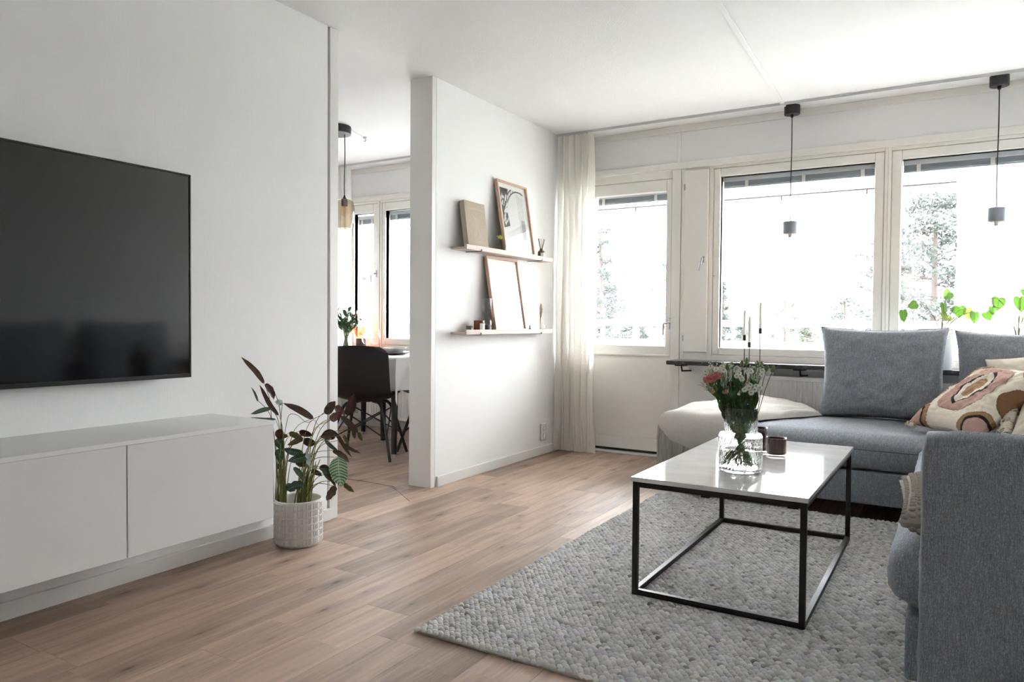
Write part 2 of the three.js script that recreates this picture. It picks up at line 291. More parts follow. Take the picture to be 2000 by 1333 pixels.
// ---------------------------------------------------------------- balcony
struct('ground_outside', bx(-160, 160, -9.5, -9, -260, -8.5), mat({ color: lin(0.22, 0.235, 0.20), roughness: 1 }));
const ZR = -7.0, BX0 = -7.2, BX1 = 1.6;
struct('balcony_floor', bx(BX0, BX1, -0.25, -0.06, ZR - 0.1, ZO), mat({ color: lin(0.26, 0.255, 0.245), roughness: 0.9 }));
struct('balcony_ceiling', bx(BX0, BX1, 2.46, 2.7, ZR - 0.12, ZO), M.balcony);
struct('balcony_side_wall', bx(1.46, 1.6, -0.06, 2.46, ZR - 0.1, ZO), M.balcony);
struct('balcony_beam', merge([bx(BX0, BX1, 2.277, 2.46, ZR - 0.08, ZR + 0.06), rbx(BX0, BX1, 2.192, 2.277, ZR - 0.03, ZR + 0.03, 0.004)]), M.balcony, 'white beam along the top of the balcony glazing');
struct('balcony_track', bx(BX0, BX1, 2.184, 2.193, ZR - 0.012, ZR + 0.034), M.black, 'dark glazing track under the balcony beam');
{
  const r = thing('balcony_railing', 'white railing with posts along the glazed balcony', 'railing', [0, 0, 0]);
  part(r, 'top_rail', rbx(BX0, BX1, 0.996, 1.058, ZR - 0.04, ZR + 0.03, 0.006), M.balcony);
  part(r, 'parapet_panel', bx(BX0, BX1, -0.06, 0.862, ZR - 0.05, ZR - 0.01), M.balcony);
  for (const x of [-6.4, -5.2, -4.2, -3.6, -2.79, -2.545, -1.537, -1.395, -0.715, 0.1, 0.9]) part(r, 'post', rbx(x - 0.028, x + 0.028, 0.86, 1.0, ZR - 0.035, ZR + 0.005, 0.003), M.balcony);
}
{
  const xs = [-6.9, -6.2, -5.5, -4.85, -4.18, -3.49, -2.798, -2.1, -1.39, -0.688, 0.01, 0.71, 1.4];
  const gl = thing('balcony_glazing', 'frameless sliding glass panes above the balcony railing', 'glazing', [0, 0, 0]);
  const edge = mat({ color: lin(0.55, 0.62, 0.64), roughness: 0.2 });
  for (let i = 0; i < xs.length - 1; i++) { const p = part(gl, 'glass_pane', paneGeo(xs[i] + 0.004, xs[i + 1] - 0.004, 1.06, 2.19, ZR), M.glass); part(p, 'pane_edge', bx(xs[i] - 0.004, xs[i] + 0.004, 1.06, 2.19, ZR - 0.006, ZR + 0.004), edge); part(p, 'clip', bx(xs[i] - 0.006, xs[i] + 0.006, 2.15, 2.188, ZR + 0.002, ZR + 0.014), M.blackMetal); }
}
// ---------------------------------------------------------------- television and wall cabinets
{
  const z1 = -1.87, z0 = -0.43, y0 = 0.787, y1 = 1.606, xf = -2.658;
  const t = thing('television', 'large black flat television hung on the white wall', 'television', [XL, 0, 0]);
  const X = (x) => x - XL;
  part(t, 'wall_mount', rbx(0.001, 0.03, 1.0, 1.4, z1 + 0.4, z0 - 0.4, 0.004), M.blackMetal);
  part(t, 'back_shell', rbx(0.03, 0.062, y0 + 0.02, y1 - 0.02, z1 + 0.02, z0 - 0.02, 0.012), M.black);
  part(t, 'bezel', ringGeo(0, z0 - z1, y0, y1, 0.008, 0.008, 0.016, 0.008, 0.056, X(xf), 0.003).rotateY(Math.PI / 2).translate(0, 0, z0), phys({ color: lin(0.015, 0.015, 0.016), roughness: 0.3 }));
  part(t, 'screen', bx(0.058, X(xf) - 0.004, y0 + 0.016, y1 - 0.008, z1 + 0.008, z0 - 0.008), phys({ color: lin(0.004, 0.004, 0.005), roughness: 0.07, specularIntensity: 1.0, clearcoat: 0.35, clearcoatRoughness: 0.1 }));
}
{
  const y0 = 0.227, y1 = 0.604, xf = -2.335, cab = [];
  for (const [a, b, l] of [[-2.012, -1.402, 'white glossy wall cabinet beside the potted plant'], [-1.402, -0.792, 'white glossy wall cabinet under the middle of the television']]) {
    const c = thing('wall_cabinet', l, 'cabinet', [XL, y0, (a + b) / 2], 0, 'white wall cabinets under the television'), h = (b - a) / 2;
    part(c, 'body', merge([bx(0.001, 0.38, 0, 0.016, -h, h), bx(0.001, 0.38, y1 - y0 - 0.016, y1 - y0, -h, h), bx(0.001, 0.38, 0, y1 - y0, -h, -h + 0.016), bx(0.001, 0.38, 0, y1 - y0, h - 0.016, h), bx(0.001, 0.012, 0, y1 - y0, -h, h)]), M.white);
    part(c, 'door', rbx(0.382, xf - XL, 0.001, y1 - y0 - 0.0006, -h + 0.002, h - 0.002, 0.0015), M.whiteGloss);
    cab.push(c);
  }
  solo('cabinet_top', rbx(XL + 0.001, xf + 0.002, y1, 0.619, -2.016, -0.785, 0.0015), M.white, 'long white top panel lying across both wall cabinets', 'cabinet top');
}
// wall socket
{
  const a = atX(1053, 834, XL), b = atX(1066, 853, XL), cy = (a.y + b.y) / 2, cz = (a.z + b.z) / 2, s = thing('wall_socket', 'white double wall socket beside the curtain', 'socket', [XL, cy, cz]);
  part(s, 'plate', rbx(0, 0.014, -0.066, 0.066, -0.042, 0.042, 0.006), M.white);
  for (const y of [-0.03, 0.03]) part(s, 'outlet', lathe([[0, 0], [0.017, 0], [0.019, 0.006], [0.022, 0.006], [0.022, 0]], 24).rotateZ(-Math.PI / 2).translate(0.0135, y, 0), M.trim);
}
// ---------------------------------------------------------------- picture ledges
const ashTex = tex(128, 512, (x, y) => { const v = 0.80 + 0.04 * per(x, y, 9, 0.6) + 0.03 * per(x, y, 20, 1.4, 2); return [v, v * 0.92, v * 0.87]; }, true, [8, 1]);
M.ash = mat({ map: ashTex, roughness: 0.55 });
const oakTex = tex(128, 512, (x, y) => { const v = 0.81 + 0.05 * per(x, y, 9, 0.6) + 0.03 * per(x, y, 20, 1.4, 2); return [v, v * 0.845, v * 0.745]; }, true, [8, 1]);
M.oak = mat({ map: oakTex, roughness: 0.5 });
const LZ0 = -3.757, LZ1 = -4.893;
function ledge(yTop, label) {                                         // yTop: upper edge of the front lip
  const l = thing('picture_ledge', label, 'shelf', [XL, yTop - 0.03, 0], 0, 'pale wood picture ledges');
  part(l, 'shelf_board', rbx(0.001, 0.106, 0, 0.014, LZ1, LZ0, 0.002), M.ash);
  part(l, 'front_lip', rbx(0.106, 0.121, -0.001, 0.030, LZ1, LZ0, 0.002), M.ash);
  for (const z of [-3.92, -4.72]) part(l, 'bracket', merge([bx(0.001, 0.122, -0.0045, -0.001, z - 0.006, z + 0.006), bx(0.121, 0.1235, -0.0045, 0.010, z - 0.006, z + 0.006)]), M.blackMetal);
  return l;
}
const Y1 = 1.507, Y2 = 0.972;
ledge(Y1, 'upper pale wood picture ledge carrying the beige book');
ledge(Y2, 'lower pale wood picture ledge carrying the hourglass');
const S1 = Y1 - 0.016, S2 = Y2 - 0.016;                                // standing heights
// a thing leaning back on the wall: local x along -z (to the right in view), y up, z out of the wall
function lean(o, x, y, z, tilt) { o.position.set(x, y, z); o.rotation.set(0, 0, 0); o.rotation.order = 'YXZ'; o.rotation.y = Math.PI / 2; o.rotation.x = -tilt; return o; }
// book
{
  const w = 0.235, h = 0.295, d = 0.036, b = thing('book', 'thick beige linen book leaning on the wall', 'book');
  const cover = canvasTex(480, 600, (c, W, H) => {
    c.fillStyle = '#b3a594'; c.fillRect(0, 0, W, H);
    for (let i = 0; i < 9000; i++) { c.fillStyle = rnd() < 0.5 ? 'rgba(255,245,230,.035)' : 'rgba(90,75,60,.035)'; c.fillRect(rnd() * W, rnd() * H, rnd() < 0.5 ? 9 : 1.5, rnd() < 0.5 ? 1.5 : 9); }
    c.strokeStyle = c.fillStyle = 'rgba(222,210,196,.75)'; c.lineWidth = 3; c.font = '30px sans-serif'; c.textAlign = 'center';
    c.beginPath(); c.moveTo(190, 190); c.quadraticCurveTo(250, 280, 215, 430); c.moveTo(215, 430); c.quadraticCurveTo(190, 330, 180, 470); c.moveTo(280, 200); c.quadraticCurveTo(235, 300, 300, 400); c.quadraticCurveTo(320, 440, 262, 480); c.moveTo(235, 215); c.arc(232, 232, 16, 0, 7); c.stroke();
    c.lineWidth = 2; for (const y of [86, 100]) { c.beginPath(); c.moveTo(70, y); c.lineTo(410, y); c.stroke(); } for (const y of [522, 540]) { c.beginPath(); c.moveTo(170, y); c.lineTo(310, y); c.stroke(); }
  });
  const lm = mat({ color: lin(0.45, 0.38, 0.305), roughness: 0.85 });
  part(b, 'cover', merge([rbx(0, w, 0, h, d - 0.003, d, 0.001), rbx(0, w, 0, h, 0, 0.003, 0.001), rbx(0, 0.004, 0, h, 0.001, d - 0.001, 0.001)]), lm);
  part(b, 'cover_print', new THREE.PlaneGeometry(w - 0.002, h - 0.002).translate(w / 2, h / 2, d + 0.0006), mat({ map: cover, roughness: 0.9 }));
  part(b, 'pages', bx(0.005, w - 0.004, 0.003, h - 0.004, 0.003, d - 0.003), mat({ color: lin(0.75, 0.70, 0.6), roughness: 0.9 }));
  lean(b, XL + 0.058, S1 + 0.006, -3.815, 0.14);
}
function framed(name, label, w, h, z, y, tilt, out, draw, group) {
  const f = thing(name, label, 'picture', [0, 0, 0], 0, group), b = 0.014;
  part(f, 'picture_frame', ringGeo(0, w, 0, h, b, b, b, b, 0, 0.024, 0.0015), M.oak);
  part(f, 'backing', bx(b * 0.6, w - b * 0.6, b * 0.6, h - b * 0.6, 0.001, 0.006), mat({ color: lin(0.3, 0.25, 0.2), roughness: 0.9 }));
  part(f, 'print', new THREE.PlaneGeometry(w - 2 * b, h - 2 * b).translate(w / 2, h / 2, 0.0075), mat({ map: canvasTex(512, Math.round(512 * h / w), draw), roughness: 0.9 }));
  part(f, 'picture_glass', paneGeo(b * 0.7, w - b * 0.7, b * 0.7, h - b * 0.7, 0.0145), phys({ color: lin(1, 1, 1), roughness: 0, transmission: 1, thickness: 0, ior: 1.5 }));
  lean(f, XL + out, y, z, tilt);
  return f;
}
framed('framed_print', 'black and white print in an oak frame leaning above the upper ledge', 0.405, 0.51, -4.235, S1 + 0.004, 0.165, 0.092, (c, W, H) => {
  c.fillStyle = '#ecebe8'; c.fillRect(0, 0, W, H); const m = 42; c.save(); c.beginPath(); c.rect(m, m, W - 2 * m, H - 2 * m); c.clip();
  c.fillStyle = '#d9d9d7'; c.fillRect(0, 0, W, H);
  c.fillStyle = '#4a4947'; c.beginPath(); c.moveTo(m, m); c.lineTo(m + 150, m); c.lineTo(m + 85, H * 0.34); c.lineTo(m + 110, H * 0.62); c.lineTo(m, H * 0.66); c.fill();
  c.strokeStyle = '#4a4947'; c.lineWidth = 12; for (const r of [250, 285]) { c.beginPath(); c.ellipse(m + 330, m + 270, r, r * 1.05, 0, Math.PI * 1.04, Math.PI * 1.62); c.stroke(); }
  c.lineWidth = 7; for (let i = 0; i < 9; i++) { const a = Math.PI * (1.06 + i * 0.062); c.beginPath(); c.moveTo(m + 330 + 250 * Math.cos(a), m + 270 + 262 * Math.sin(a)); c.lineTo(m + 330 + 285 * Math.cos(a + 0.12), m + 270 + 299 * Math.sin(a + 0.12)); c.stroke(); }
  c.fillStyle = '#dcdcda'; for (let i = 0; i < 26; i++) { c.beginPath(); c.ellipse(m + rr(10, 110), rr(m + 60, H * 0.6), rr(4, 14), rr(8, 34), 0.5, 0, 7); c.fill(); }
  c.fillStyle = '#8d8d8b'; for (let i = 0; i < 5; i++) c.fillRect(W * 0.66 + i * 22, m + 30 + i * 8, 5, H * 0.8); c.fillStyle = '#9a9a98'; c.fillRect(W * 0.72, H * 0.5, 70, H * 0.3);
  c.restore();
}, 'oak framed pictures on the ledges');
framed('framed_print', 'pale text print in an oak frame leaning on the lower ledge', 0.405, 0.51, -4.115, S2 + 0.004, 0.165, 0.092, (c, W, H) => {
  c.fillStyle = '#f1ece6'; c.fillRect(0, 0, W, H); c.fillStyle = 'rgba(190,150,135,.55)';
  for (let j = 0; j < 24; j++) { let x = 60; while (x < W - 90) { const w = rr(16, 60); c.fillRect(x, 60 + j * (H - 120) / 24, w, 6); x += w + 10; } }
}, 'oak framed pictures on the ledges');
// small things on the upper ledge
{
  const clear = phys({ color: lin(0.80, 0.79, 0.74), roughness: 0.02, transmission: 1, thickness: 0, ior: 1.45 });
  const p = atX(979, 487, XL + 0.075), v = thing('bud_vase', 'small clear glass vase holding a yellow flower', 'vase', [p.x, S1, p.z]);
  part(v, 'vase_glass', lathe([[0.0, 0.001], [0.034, 0.001], [0.037, 0.006], [0.037, 0.05], [0.03, 0.056], [0.012, 0.058], [0.012, 0.066]], 28), clear);
  part(v, 'vase_water', lathe([[0, 0.003], [0.034, 0.003], [0.035, 0.03], [0, 0.03]], 24), phys({ color: lin(0.9, 0.95, 0.9), roughness: 0, transmission: 1, thickness: 0, ior: 1.33 }));
  const fl = thing('yellow_flower', 'single yellow blossom in the small glass vase', 'flower', [p.x, S1, p.z]);
  part(fl, 'stem', tube([[0.006, 0.006, 0], [0.002, 0.05, 0], [-0.004, 0.09, 0.012]], 0.0016, 10, 5), mat({ color: lin(0.06, 0.14, 0.03), roughness: 0.6 }));
  const pet = []; for (let i = 0; i < 18; i++) pet.push(new THREE.SphereGeometry(0.0075, 6, 5).scale(1, 0.7, 1).translate(rr(-0.012, 0.012), rr(-0.009, 0.012), rr(-0.012, 0.012)));
  part(fl, 'blossom', merge(pet).translate(-0.004, 0.104, 0.014), mat({ color: lin(0.66, 0.62, 0.12), roughness: 0.7 }));
  part(fl, 'leaf', leafGeo(V(0, 0.085, 0.008), V(0.012, 0.075, -0.022), 0.012, 0.1), mat({ color: lin(0.12, 0.22, 0.06), roughness: 0.6 }));
}
function leafGeo(a, b, w, bend = 0.15, side = V(0, 1, 0), nx = 8, shape = 0) {       // a leaf from a to b, w wide
  const d = V().subVectors(b, a), L = d.length(), t = d.clone().normalize(), s = V().crossVectors(t, side); if (s.length() < 0.1) s.crossVectors(t, V(1, 0, 0.3)); s.normalize(); const n = V().crossVectors(s, t);
  return sheet(6, nx, (u, v, o) => {
    const prof = shape === 1 ? Math.pow(Math.sin(Math.PI * Math.pow(v, 0.62)), 0.75) : shape === 2 ? Math.pow(Math.sin(Math.PI * Math.pow(v, 0.8)), 0.6) : Math.sin(Math.PI * v) ** 0.8, x = (u - 0.5) * w * prof;
    o.copy(a).addScaledVector(t, v * L).addScaledVector(s, x).addScaledVector(n, L * bend * Math.sin(Math.PI * v) + Math.abs(u - 0.5) * w * prof * 0.35);
  });
}
{
  const p = atX(1057, 498, XL + 0.085), r = thing('reed_diffuser', 'brown reed diffuser bottle with black sticks', 'diffuser', [p.x, S1, p.z]);
  part(r, 'bottle', lathe([[0, 0], [0.024, 0], [0.026, 0.004], [0.026, 0.05], [0.022, 0.06], [0.012, 0.066], [0.011, 0.078], [0.009, 0.078]], 28), phys({ color: lin(0.085, 0.03, 0.012), roughness: 0.15 }));
  part(r, 'label', new THREE.CylinderGeometry(0.0264, 0.0264, 0.036, 20, 1, true, 0.35, 1.9).translate(0, 0.028, 0), mat({ color: lin(0.75, 0.74, 0.71), roughness: 0.8, side: THREE.DoubleSide }));
  for (const [x, z] of [[-0.012, 0.024], [0.008, -0.02], [0.0, 0.006], [0.012, -0.03], [-0.004, 0.03]]) part(r, 'reed', bar(V(x * -0.3, 0.01, z * -0.4), V(x, 0.15, z), 0.0019), M.black);
}
// small things on the lower ledge
{
  const p = atX(936, 640, XL + 0.07), a = thing('amber_candle', 'amber glass candle jar with a pale label', 'candle', [p.x, S2, p.z]);
  part(a, 'jar', lathe([[0, 0.002], [0.034, 0.002], [0.036, 0.006], [0.036, 0.075], [0.034, 0.075], [0.033, 0.008], [0, 0.008]], 32), phys({ color: lin(0.45, 0.11, 0.02), roughness: 0.08, transmission: 0.55, thickness: 0 }));
  part(a, 'wax', lathe([[0, 0.008], [0.032, 0.008], [0.032, 0.058], [0, 0.056]], 24), mat({ color: lin(0.42, 0.13, 0.035), roughness: 0.6 }));
  part(a, 'label', new THREE.CylinderGeometry(0.0366, 0.0366, 0.042, 20, 1, true, 0.7, 1.6).translate(0, 0.036, 0), mat({ color: lin(0.74, 0.72, 0.68), roughness: 0.8, side: THREE.DoubleSide }));
  const q = atX(915, 641, XL + 0.05), c = thing('matchbox', 'small dark matchbox at the end of the lower ledge', 'matchbox', [q.x, S2, q.z - 0.01]);
  part(c, 'sleeve', rbx(-0.02, 0.02, 0, 0.04, -0.009, 0.009, 0.001), mat({ color: lin(0.10, 0.105, 0.10), roughness: 0.6 }));
  part(c, 'print', bx(0.0201, 0.0204, 0.016, 0.028, -0.005, 0.005), M.white);
  const h0 = atX(950, 638, XL + 0.066), h = thing('hourglass', 'clear glass hourglass with dark sand', 'hourglass', [h0.x, S2, h0.z]);
  part(h, 'glass', lathe([[0, 0.001], [0.034, 0.001], [0.036, 0.006], [0.036, 0.065], [0.032, 0.082], [0.010, 0.103], [0.0035, 0.112], [0.010, 0.121], [0.032, 0.142], [0.036, 0.158], [0.036, 0.219], [0.034, 0.224], [0, 0.224]], 32), phys({ color: lin(0.97, 0.98, 0.98), roughness: 0.01, transmission: 1, thickness: 0, ior: 1.5 }));
  part(h, 'sand', lathe([[0, 0.004], [0.0335, 0.004], [0.0335, 0.042], [0.01, 0.047], [0, 0.047]], 28), mat({ color: lin(0.03, 0.035, 0.045), roughness: 0.8 }));
  const b0 = atX(1035, 641, XL + 0.085), b = thing('glass_vial', 'tiny dark bottle beside the pale print', 'bottle', [b0.x, S2, b0.z]);
  part(b, 'vial', lathe([[0, 0], [0.006, 0], [0.006, 0.026], [0.003, 0.03], [0.003, 0.034]], 14), phys({ color: lin(0.05, 0.03, 0.02), roughness: 0.15 }));
  part(b, 'cap', cyl(0.0042, 0.0042, 0.012, 12).translate(0, 0.032, 0), M.black);
  const d0 = atX(1055, 641, XL + 0.06), d = thing('round_vase', 'round clear glass vase on the lower ledge', 'vase', [d0.x, S2, d0.z]);
  part(d, 'vase_glass', lathe([[0, 0.001], [0.02, 0.002], [0.038, 0.014], [0.044, 0.034], [0.036, 0.054], [0.016, 0.066], [0.012, 0.072], [0.012, 0.092], [0.014, 0.095]], 32), phys({ color: lin(0.97, 0.98, 0.98), roughness: 0.01, transmission: 1, thickness: 0, ior: 1.5 }));
  const g = thing('dried_grass', 'dusky pink dried grass tuft in the round vase', 'dried grass', [d0.x, S2, d0.z]);
  part(g, 'stalk', merge([tube([[0, 0.005, 0], [0.001, 0.09, -0.002], [0.003, 0.15, -0.006]], 0.0022, 8, 5), tube([[0.004, 0.005, 0.004], [0.001, 0.09, 0.001], [0.001, 0.14, 0.005]], 0.0018, 8, 5)]), mat({ color: lin(0.30, 0.20, 0.13), roughness: 0.9 }));
  const fz = []; for (let i = 0; i < 260; i++) { const t = rnd(), a2 = rr(0, 6.28), r = 0.018 * Math.sin(Math.PI * (0.12 + 0.8 * t)) * rr(0.4, 1), y = 0.10 + t * 0.09; fz.push(bar(V(Math.cos(a2) * r * 0.3 + 0.003, y, Math.sin(a2) * r * 0.3 - 0.004), V(Math.cos(a2) * r + 0.003, y + 0.022, Math.sin(a2) * r - 0.004), 0.0007, 0.0003, 3)); }
  part(g, 'plume', merge(fz), mat({ color: lin(0.50, 0.34, 0.27), roughness: 1 }));
}
// ---------------------------------------------------------------- curtain, sill, radiators, lamps, candles
const linenTex = tex(256, 256, (x, y, i, j) => { const v = 0.955 + 0.025 * per(x, y, 60, 3) + 0.03 * per(x, y, 3, 60, 2) + (rnd() - 0.5) * 0.04; return [v, v * 0.99, v * 0.97]; }, true, [4, 4]);
const linen = phys({ map: linenTex, roughness: 1, transmission: 0.5, thickness: 0, specularIntensity: 0.1 });
const sheer = phys({ color: lin(0.93, 0.93, 0.92), roughness: 0.97, transmission: 0.6, thickness: 0, specularIntensity: 0.1 });
function curtainGeo(x0, x1, z, yT, yB, folds, depth, ph, flare = 0, nx = 220) {      // hangs in the xy plane, x0 to x1
  return sheet(nx, 40, (s, t, o) => {
    const y = lerp(yT, yB, t), w = lerp(1, 1 + flare, t * t), a = s * folds * 2 * Math.PI + ph;
    const amp = depth * (0.62 + 0.3 * n2(s * folds * 0.8, 3 + t * 0.6)) * lerp(0.75, 1.15, t), x = x0 + (x1 - x0) * s * w + 0.012 * Math.sin(2 * a + 0.8) * (0.3 + t);
    o.set(x + 0.01 * n2(s * 4, t * 2.5), y + (t === 1 ? 0.006 * Math.sin(a) : 0), z + amp * Math.sin(a + 0.5 * n2(s * 3, t * 0.9 + 7)) + 0.014 * n2(s * 6, t * 1.5));
  }, 2.4, 2.5);
}
solo('curtain', curtainGeo(-2.718, -2.43, -5.165, CEIL - 0.02, 0.012, 5.5, 0.05, 0.6, 0.12), linen, 'gathered off-white linen curtain beside the balcony door', 'curtain');
// dark stone sill on iron brackets
const stoneTex = tex(512, 256, (x, y) => { const v = 0.5 + 0.5 * n2(x * 7 + 2.2 * n2(x * 3, y * 3), y * 9 + x * 12), e = Math.pow(1 - Math.abs(n2(x * 9 + n2(x * 4, y * 5) * 1.3, y * 6)), 9), k = 0.10 + 0.14 * v * v + 0.35 * e; return [k * 0.95, k, k * 1.06]; }, true, [1.2, 4]);
const stone = phys({ map: stoneTex, roughness: 0.28 });
{
  const s = thing('window_sill', 'dark veined stone sill under the living room windows', 'window sill', [0, 0, 0]);
  part(s, 'slab', rbx(-1.815, XR - 0.001, 0.722, 0.752, ZW + 0.001, -5.158, 0.005), stone);
  for (const x of [-1.72, -0.9, 0.1]) part(s, 'bracket', merge([rbx(x - 0.04, x + 0.04, 0.712, 0.722, -5.25, -5.19, 0.002), bar(V(x, 0.715, -5.22), V(x, 0.675, -5.24), 0.006), bar(V(x, 0.675, -5.24), V(x + 0.02, 0.67, ZW), 0.006)]), M.blackMetal);
  const k = thing('window_sill', 'dark stone sill under the dining room windows', 'window sill', [0, 0, 0]);
  part(k, 'slab', rbx(KX0 - 0.05, KX1 + 0.05, 0.722, 0.752, ZW + 0.001, -5.158, 0.005), stone);
}
function radiator(x0, x1, y0, y1, z, label) {
  const r = thing('radiator', label, 'radiator', [(x0 + x1) / 2, y0, z]), h = (x1 - x0) / 2, H = y1 - y0, P = 0.0336, n = Math.floor((x1 - x0) / P);
  const sh = new THREE.Shape(); sh.moveTo(-h, -0.02); sh.lineTo(h, -0.02); sh.lineTo(h, 0.008);
  for (let i = n - 1; i >= 0; i--) { const c = -h + (i + 0.5) * (2 * h / n); for (const [dx, dz] of [[0.0135, 0.009], [0.009, 0.0], [-0.009, 0.0], [-0.0135, 0.009]]) sh.lineTo(c + dx, dz); }
  sh.lineTo(-h, 0.008); sh.closePath();
  part(r, 'panel', new THREE.ExtrudeGeometry(sh, { depth: H - 0.05, bevelEnabled: false }).rotateX(-Math.PI / 2).scale(1, 1, -1).translate(0, 0.025, 0), M.radiator).geometry.computeVertexNormals();
  part(r, 'front_border', merge([rbx(-h - 0.004, h + 0.004, 0, 0.03, -0.02, 0.01, 0.004), rbx(-h - 0.004, h + 0.004, H - 0.03, H, -0.02, 0.01, 0.004)]), M.radiator);
  const gr = []; for (let i = 0; i <= n * 2; i++) gr.push(bx(-h + i * (h / n) - 0.002, -h + i * (h / n) + 0.002, H - 0.004, H, -0.075, -0.02));
  part(r, 'top_grille', merge([...gr, rbx(-h, h, H - 0.012, H, -0.078, -0.07, 0.002)]), M.radiator);
  part(r, 'rear_panel', rbx(-h, h, 0.02, H - 0.012, -0.085, -0.07, 0.003), M.radiator);
  for (const x of [-h + 0.12, h - 0.12]) part(r, 'wall_bracket', bx(x - 0.015, x + 0.015, 0.05, H - 0.05, -0.12, -0.085), M.radiator);
  return r;
}
{
  const a = atZ(1484, 735, -5.26), b = atZ(1600, 800, -5.26);
  radiator(a.x - 0.03, 0.45, 0.12, atZ(1560, 738, -5.26).y + 0.004, -5.265, 'white ribbed radiator under the stone sill beside the sofa');
  radiator(-5.1, -3.75, 0.10, 0.62, -5.265, 'white ribbed radiator behind the dining chairs');
  const f = atZ(1512, 716, ZW), g = atZ(1512, 742, ZW);
  part(scene.getObjectByName('window_sill'), 'pipe_box', rbx(atZ(1455, 730, -5.3).x, atZ(1511, 730, -5.3).x, 0.62, 0.722, ZW + 0.002, -5.3, 0.003), M.panel);
}
// pendant lamps in the window
const smoke = phys({ color: lin(0.93, 0.95, 0.97), roughness: 0, transmission: 1, thickness: 0, ior: 1.5 });
const capGrey = mat({ color: lin(0.25, 0.27, 0.31), roughness: 0.5 }), cordMat = mat({ color: lin(0.02, 0.02, 0.022), roughness: 0.7 });
const bulbGlass = phys({ color: lin(1.0, 0.90, 0.74), roughness: 0, transmission: 1, thickness: 0, ior: 1.5 });
const filament = mat({ color: lin(0.8, 0.5, 0.2), emissive: lin(1.0, 0.62, 0.26), emissiveIntensity: 6 / EXPO, roughness: 0.5 });
function pendant(x, z, yCap, label) {
  const p = thing('pendant_lamp', label, 'lamp', [x, CEIL, z], 0, 'slim pendant lamps in front of the windows'), y = yCap - CEIL;
  part(p, 'canopy', merge([lathe([[0, 0], [0.05, 0], [0.051, -0.003], [0.051, -0.058], [0.049, -0.061], [0, -0.061]].reverse(), 36), lathe([[0, -0.061], [0.011, -0.061], [0.009, -0.078], [0.004, -0.082], [0, -0.082]].reverse(), 14)]), M.black);
  part(p, 'cord', tube([[0, -0.08, 0], [0.0015, y * 0.35, 0.001], [-0.0015, y * 0.7, 0], [0, y, 0]], 0.0032, 24, 8), cordMat);
  part(p, 'cap', lathe([[0, 0], [0.044, 0], [0.0475, -0.004], [0.0475, -0.084], [0.045, -0.084], [0.045, -0.006], [0, -0.006]].reverse(), 40).translate(0, y, 0), capGrey);
  part(p, 'glass_cylinder', lathe([[0.046, -0.07], [0.046, -0.285], [0.0445, -0.285], [0.0445, -0.07]].reverse(), 40).translate(0, y, 0), smoke);
  part(p, 'socket', cyl(0.014, 0.014, 0.045, 20).translate(0, y - 0.108, 0), M.steel);
  const b = part(p, 'bulb', lathe([[0.010, 0], [0.015, -0.012], [0.0155, -0.125], [0.012, -0.137], [0, -0.142]].reverse(), 24).translate(0, y - 0.105, 0), bulbGlass);
  const fp = []; for (let i = 0; i <= 40; i++) { const t = i / 40; fp.push(V(0.006 * Math.cos(t * 22), y - 0.125 - t * 0.105, 0.006 * Math.sin(t * 22))); }
  part(b, 'filament', tube(fp, 0.0007, 120, 5), filament);
  const L = new THREE.PointLight(new THREE.Color(1, 0.66, 0.33), 0.25 / EXPO); L.position.set(0, y - 0.17, 0); L.castShadow = true; L.shadow.radius = 0.5; p.add(L);
}
pendant(-0.987, -5.262, 1.722, 'slim pendant lamp with clear glass cylinder hanging before the wide window');
pendant(0.184, -5.242, 1.726, 'slim pendant lamp with clear glass cylinder hanging before the balcony drape');
// candlesticks on the sill
const wax = mat({ color: lin(0.74, 0.71, 0.63), roughness: 0.55 });
for (const [ub, vb, us, vt, vc, label, clabel] of [
  [1453.5, 705, 1452, 604, 655, 'thin black candlestick of middle height on the stone sill', 'cream candle in the candlestick of middle height'],
  [1463, 706, 1462, 617, 669, 'thin black candlestick, the lowest of three on the sill', 'cream candle in the lowest candlestick'],
  [1484, 706.5, 1483, 590, 642, 'thin black candlestick, the tallest of three on the sill', 'cream candle in the tallest candlestick']]) {
  const zc = ub === 1463 ? -5.215 : -5.24, p = atZ(ub, vb, zc), top = atZ(us, vc, zc).y, ct = atZ(us, vt, zc).y, s = thing('candlestick', label, 'candlestick', [p.x, 0.752, p.z], 0, 'black candlesticks on the sill');
  part(s, 'base', lathe([[0, 0.004], [0.034, 0.004], [0.0355, 0.002], [0.034, 0], [0, 0]].reverse(), 32), M.blackMetal);
  part(s, 'rod', cyl(0.0026, 0.0026, top - 0.752 - 0.034, 10).translate(0, 0.003, 0), M.blackMetal);
  part(s, 'cup', lathe([[0, 0], [0.0105, 0], [0.0112, 0.002], [0.0112, 0.037], [0.0095, 0.037], [0.0095, 0.006], [0, 0.006]], 20).translate(0, top - 0.752 - 0.036, 0), M.blackMetal);
  const c = thing('candle', clabel, 'candle', [p.x, top - 0.03, p.z], 0, 'cream candles on the sill'), h = ct - top + 0.03;
  part(c, 'wax', lathe([[0, 0], [0.0092, 0], [0.0098, h * 0.5], [0.0095, h - 0.03], [0.007, h - 0.012], [0.003, h - 0.003], [0, h]], 18), wax);
  part(c, 'wick', bar(V(0, h - 0.002, 0), V(0.001, h + 0.010, 0), 0.0009), wax);
}
